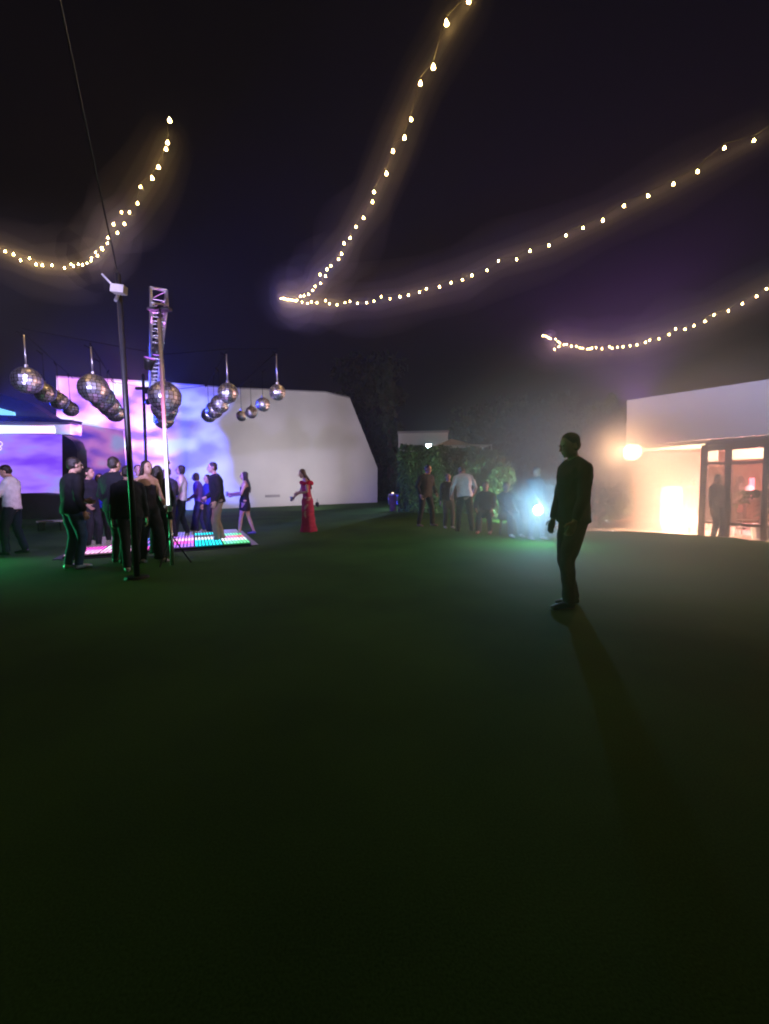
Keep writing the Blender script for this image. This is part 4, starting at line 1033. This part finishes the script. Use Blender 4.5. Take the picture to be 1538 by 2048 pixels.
# added cool fill that brightens the terrace fascia, standing in for lens haze
par_can((3.4, -2.2, 3.1), F(2.6, 0, 3.0), 'added cool fill light behind the viewer aimed at the terrace roof edge', (.75, .8, 1), 5200, 34, .6, es=.5)
par_can((3.6, 12.6, .25), (4.4, 17.5, 1.6), 'small added fill light on the lawn aimed at the hedge', (.7, 1, .75), 750, 110, .9, es=1)  # hidden fill light added to bring out the green of the hedge
par_can(TR0+rowd*.9+Vector((-.1, -.15, -.75)), TR0+rowd*.5, 'added violet fill light by the chrome stand aimed up at the truss end', (.75, .2, 1), 30, 110, .8, es=.3)  # fixture added to tint the truss chords magenta
# added cool fill to brighten the mirror balls, outside the left edge
par_can((-3.6, 2.6, 3.0), (-5.4, 10, 3.5), 'added cool fill light outside the left edge aimed at the mirror balls', (.6, .52, 1), 3800, 64, .8)


# ------------------------------------------------------------------ haze
hz = MB().box((0, 20, 3.2), (110, 90, 10.8)); 
hm = bpy.data.materials.new('haze'); hm.use_nodes = True; N = hm.node_tree.nodes; L = hm.node_tree.links
for n in list(N):
    if n.type == 'BSDF_PRINCIPLED': N.remove(n)
pv = N.new('ShaderNodeVolumePrincipled'); pv.inputs['Density'].default_value = HAZE; pv.inputs['Color'].default_value = (.9, .9, .92, 1); pv.inputs['Anisotropy'].default_value = HAZE_G
outn = [n for n in N if n.type == 'OUTPUT_MATERIAL'][0]; L.new(pv.outputs[0], outn.inputs['Volume'])
hz.build('haze', hm, kind='stuff', label='thin smoky haze over the whole garden')

# added smoke volumes imitating lens bloom at the terrace and torch
def bloom_smoke(c, rad, dens, label):
    mb = MB().ell((0, 0, 0), 1.0, 20, 12); sm_ = bpy.data.materials.new('bloom_smoke'); sm_.use_nodes = True; N = sm_.node_tree.nodes; L = sm_.node_tree.links
    for n in list(N):
        if n.type == 'BSDF_PRINCIPLED': N.remove(n)
    pv = N.new('ShaderNodeVolumePrincipled'); pv.inputs['Color'].default_value = (.95, .93, .93, 1); pv.inputs['Anisotropy'].default_value = .2
    tc = N.new('ShaderNodeTexCoord'); ln = N.new('ShaderNodeVectorMath'); ln.operation = 'LENGTH'; L.new(tc.outputs['Object'], ln.inputs[0])
    mr = N.new('ShaderNodeMapRange'); mr.interpolation_type = 'SMOOTHERSTEP'; mr.inputs[1].default_value = 1; mr.inputs[2].default_value = 0; mr.inputs[3].default_value = 0; mr.inputs[4].default_value = dens
    L.new(ln.outputs['Value'], mr.inputs[0]); L.new(mr.outputs[0], pv.inputs['Density'])
    L.new(pv.outputs[0], [n for n in N if n.type == 'OUTPUT_MATERIAL'][0].inputs['Volume'])
    o = mb.build('bloom_smoke', sm_, kind='stuff', label=label); o.location = c; o.scale = rad; return o
bloom_smoke((6.6, 9.4, 1.3), (5.2, 5.0, 3.2), .13, 'added fog imitating lens bloom over the terrace')
bloom_smoke((2.5, 4.6, 1.2), (2.7, 3.3, 2.0), .4, 'thin added fog imitating lens glare over the man in the dark suit')
bloom_smoke(tuple(tpz), (1.1, 1.1, 1.0), 1.1, 'added fog imitating blue lens bloom around the torch')
bloom_smoke(tuple(gp+Vector((0, -.4, .8))), (2.2, 2.2, 1.9), 1.0, 'added fog imitating warm lens bloom around the column lantern')
bloom_smoke(tuple(cwl), (2.0, 2.0, 1.6), 1.2, 'added fog imitating warm lens bloom around the terrace corner lamp')
# added smoke tubes imitating lens bloom round the string bulbs
def bloom_tube(pts, px_r, dens, label):
    P = [at(*p) for p in pts][::3]
    rs = [px_r*random.uniform(.75, 1.2)/FPX*p.y for p in P]
    P = [P[0]+(P[0]-P[1])*.3]+P+[P[-1]+(P[-1]-P[-2])*.3]; rs = [rs[0]*.3]+rs+[rs[-1]*.3]
    mb = MB().tube(P, rs, 12)
    vm = bpy.data.materials.new('bloom_tube'); vm.use_nodes = True; N = vm.node_tree.nodes; L = vm.node_tree.links
    for n in list(N):
        if n.type == 'BSDF_PRINCIPLED': N.remove(n)
    pv = N.new('ShaderNodeVolumePrincipled'); pv.inputs['Color'].default_value = (.95, .93, .9, 1); pv.inputs['Density'].default_value = dens
    L.new(pv.outputs[0], [n for n in N if n.type == 'OUTPUT_MATERIAL'][0].inputs['Volume'])
    mb.build('bloom_smoke', vm, kind='stuff', label=label)
for nm, pp in STR:
    pp = pp[3:] if nm == 'far string' else pp
    bloom_tube(pp, 62, .014, 'faint smoke added as glow along the '+nm)
    bloom_tube(pp, 36, .028, 'thin smoke added as glow along the '+nm)
    bloom_tube(pp, 18, .06, 'denser smoke added as glow along the '+nm)
    bloom_tube(pp, 8, .16, 'densest smoke added as glow along the '+nm)
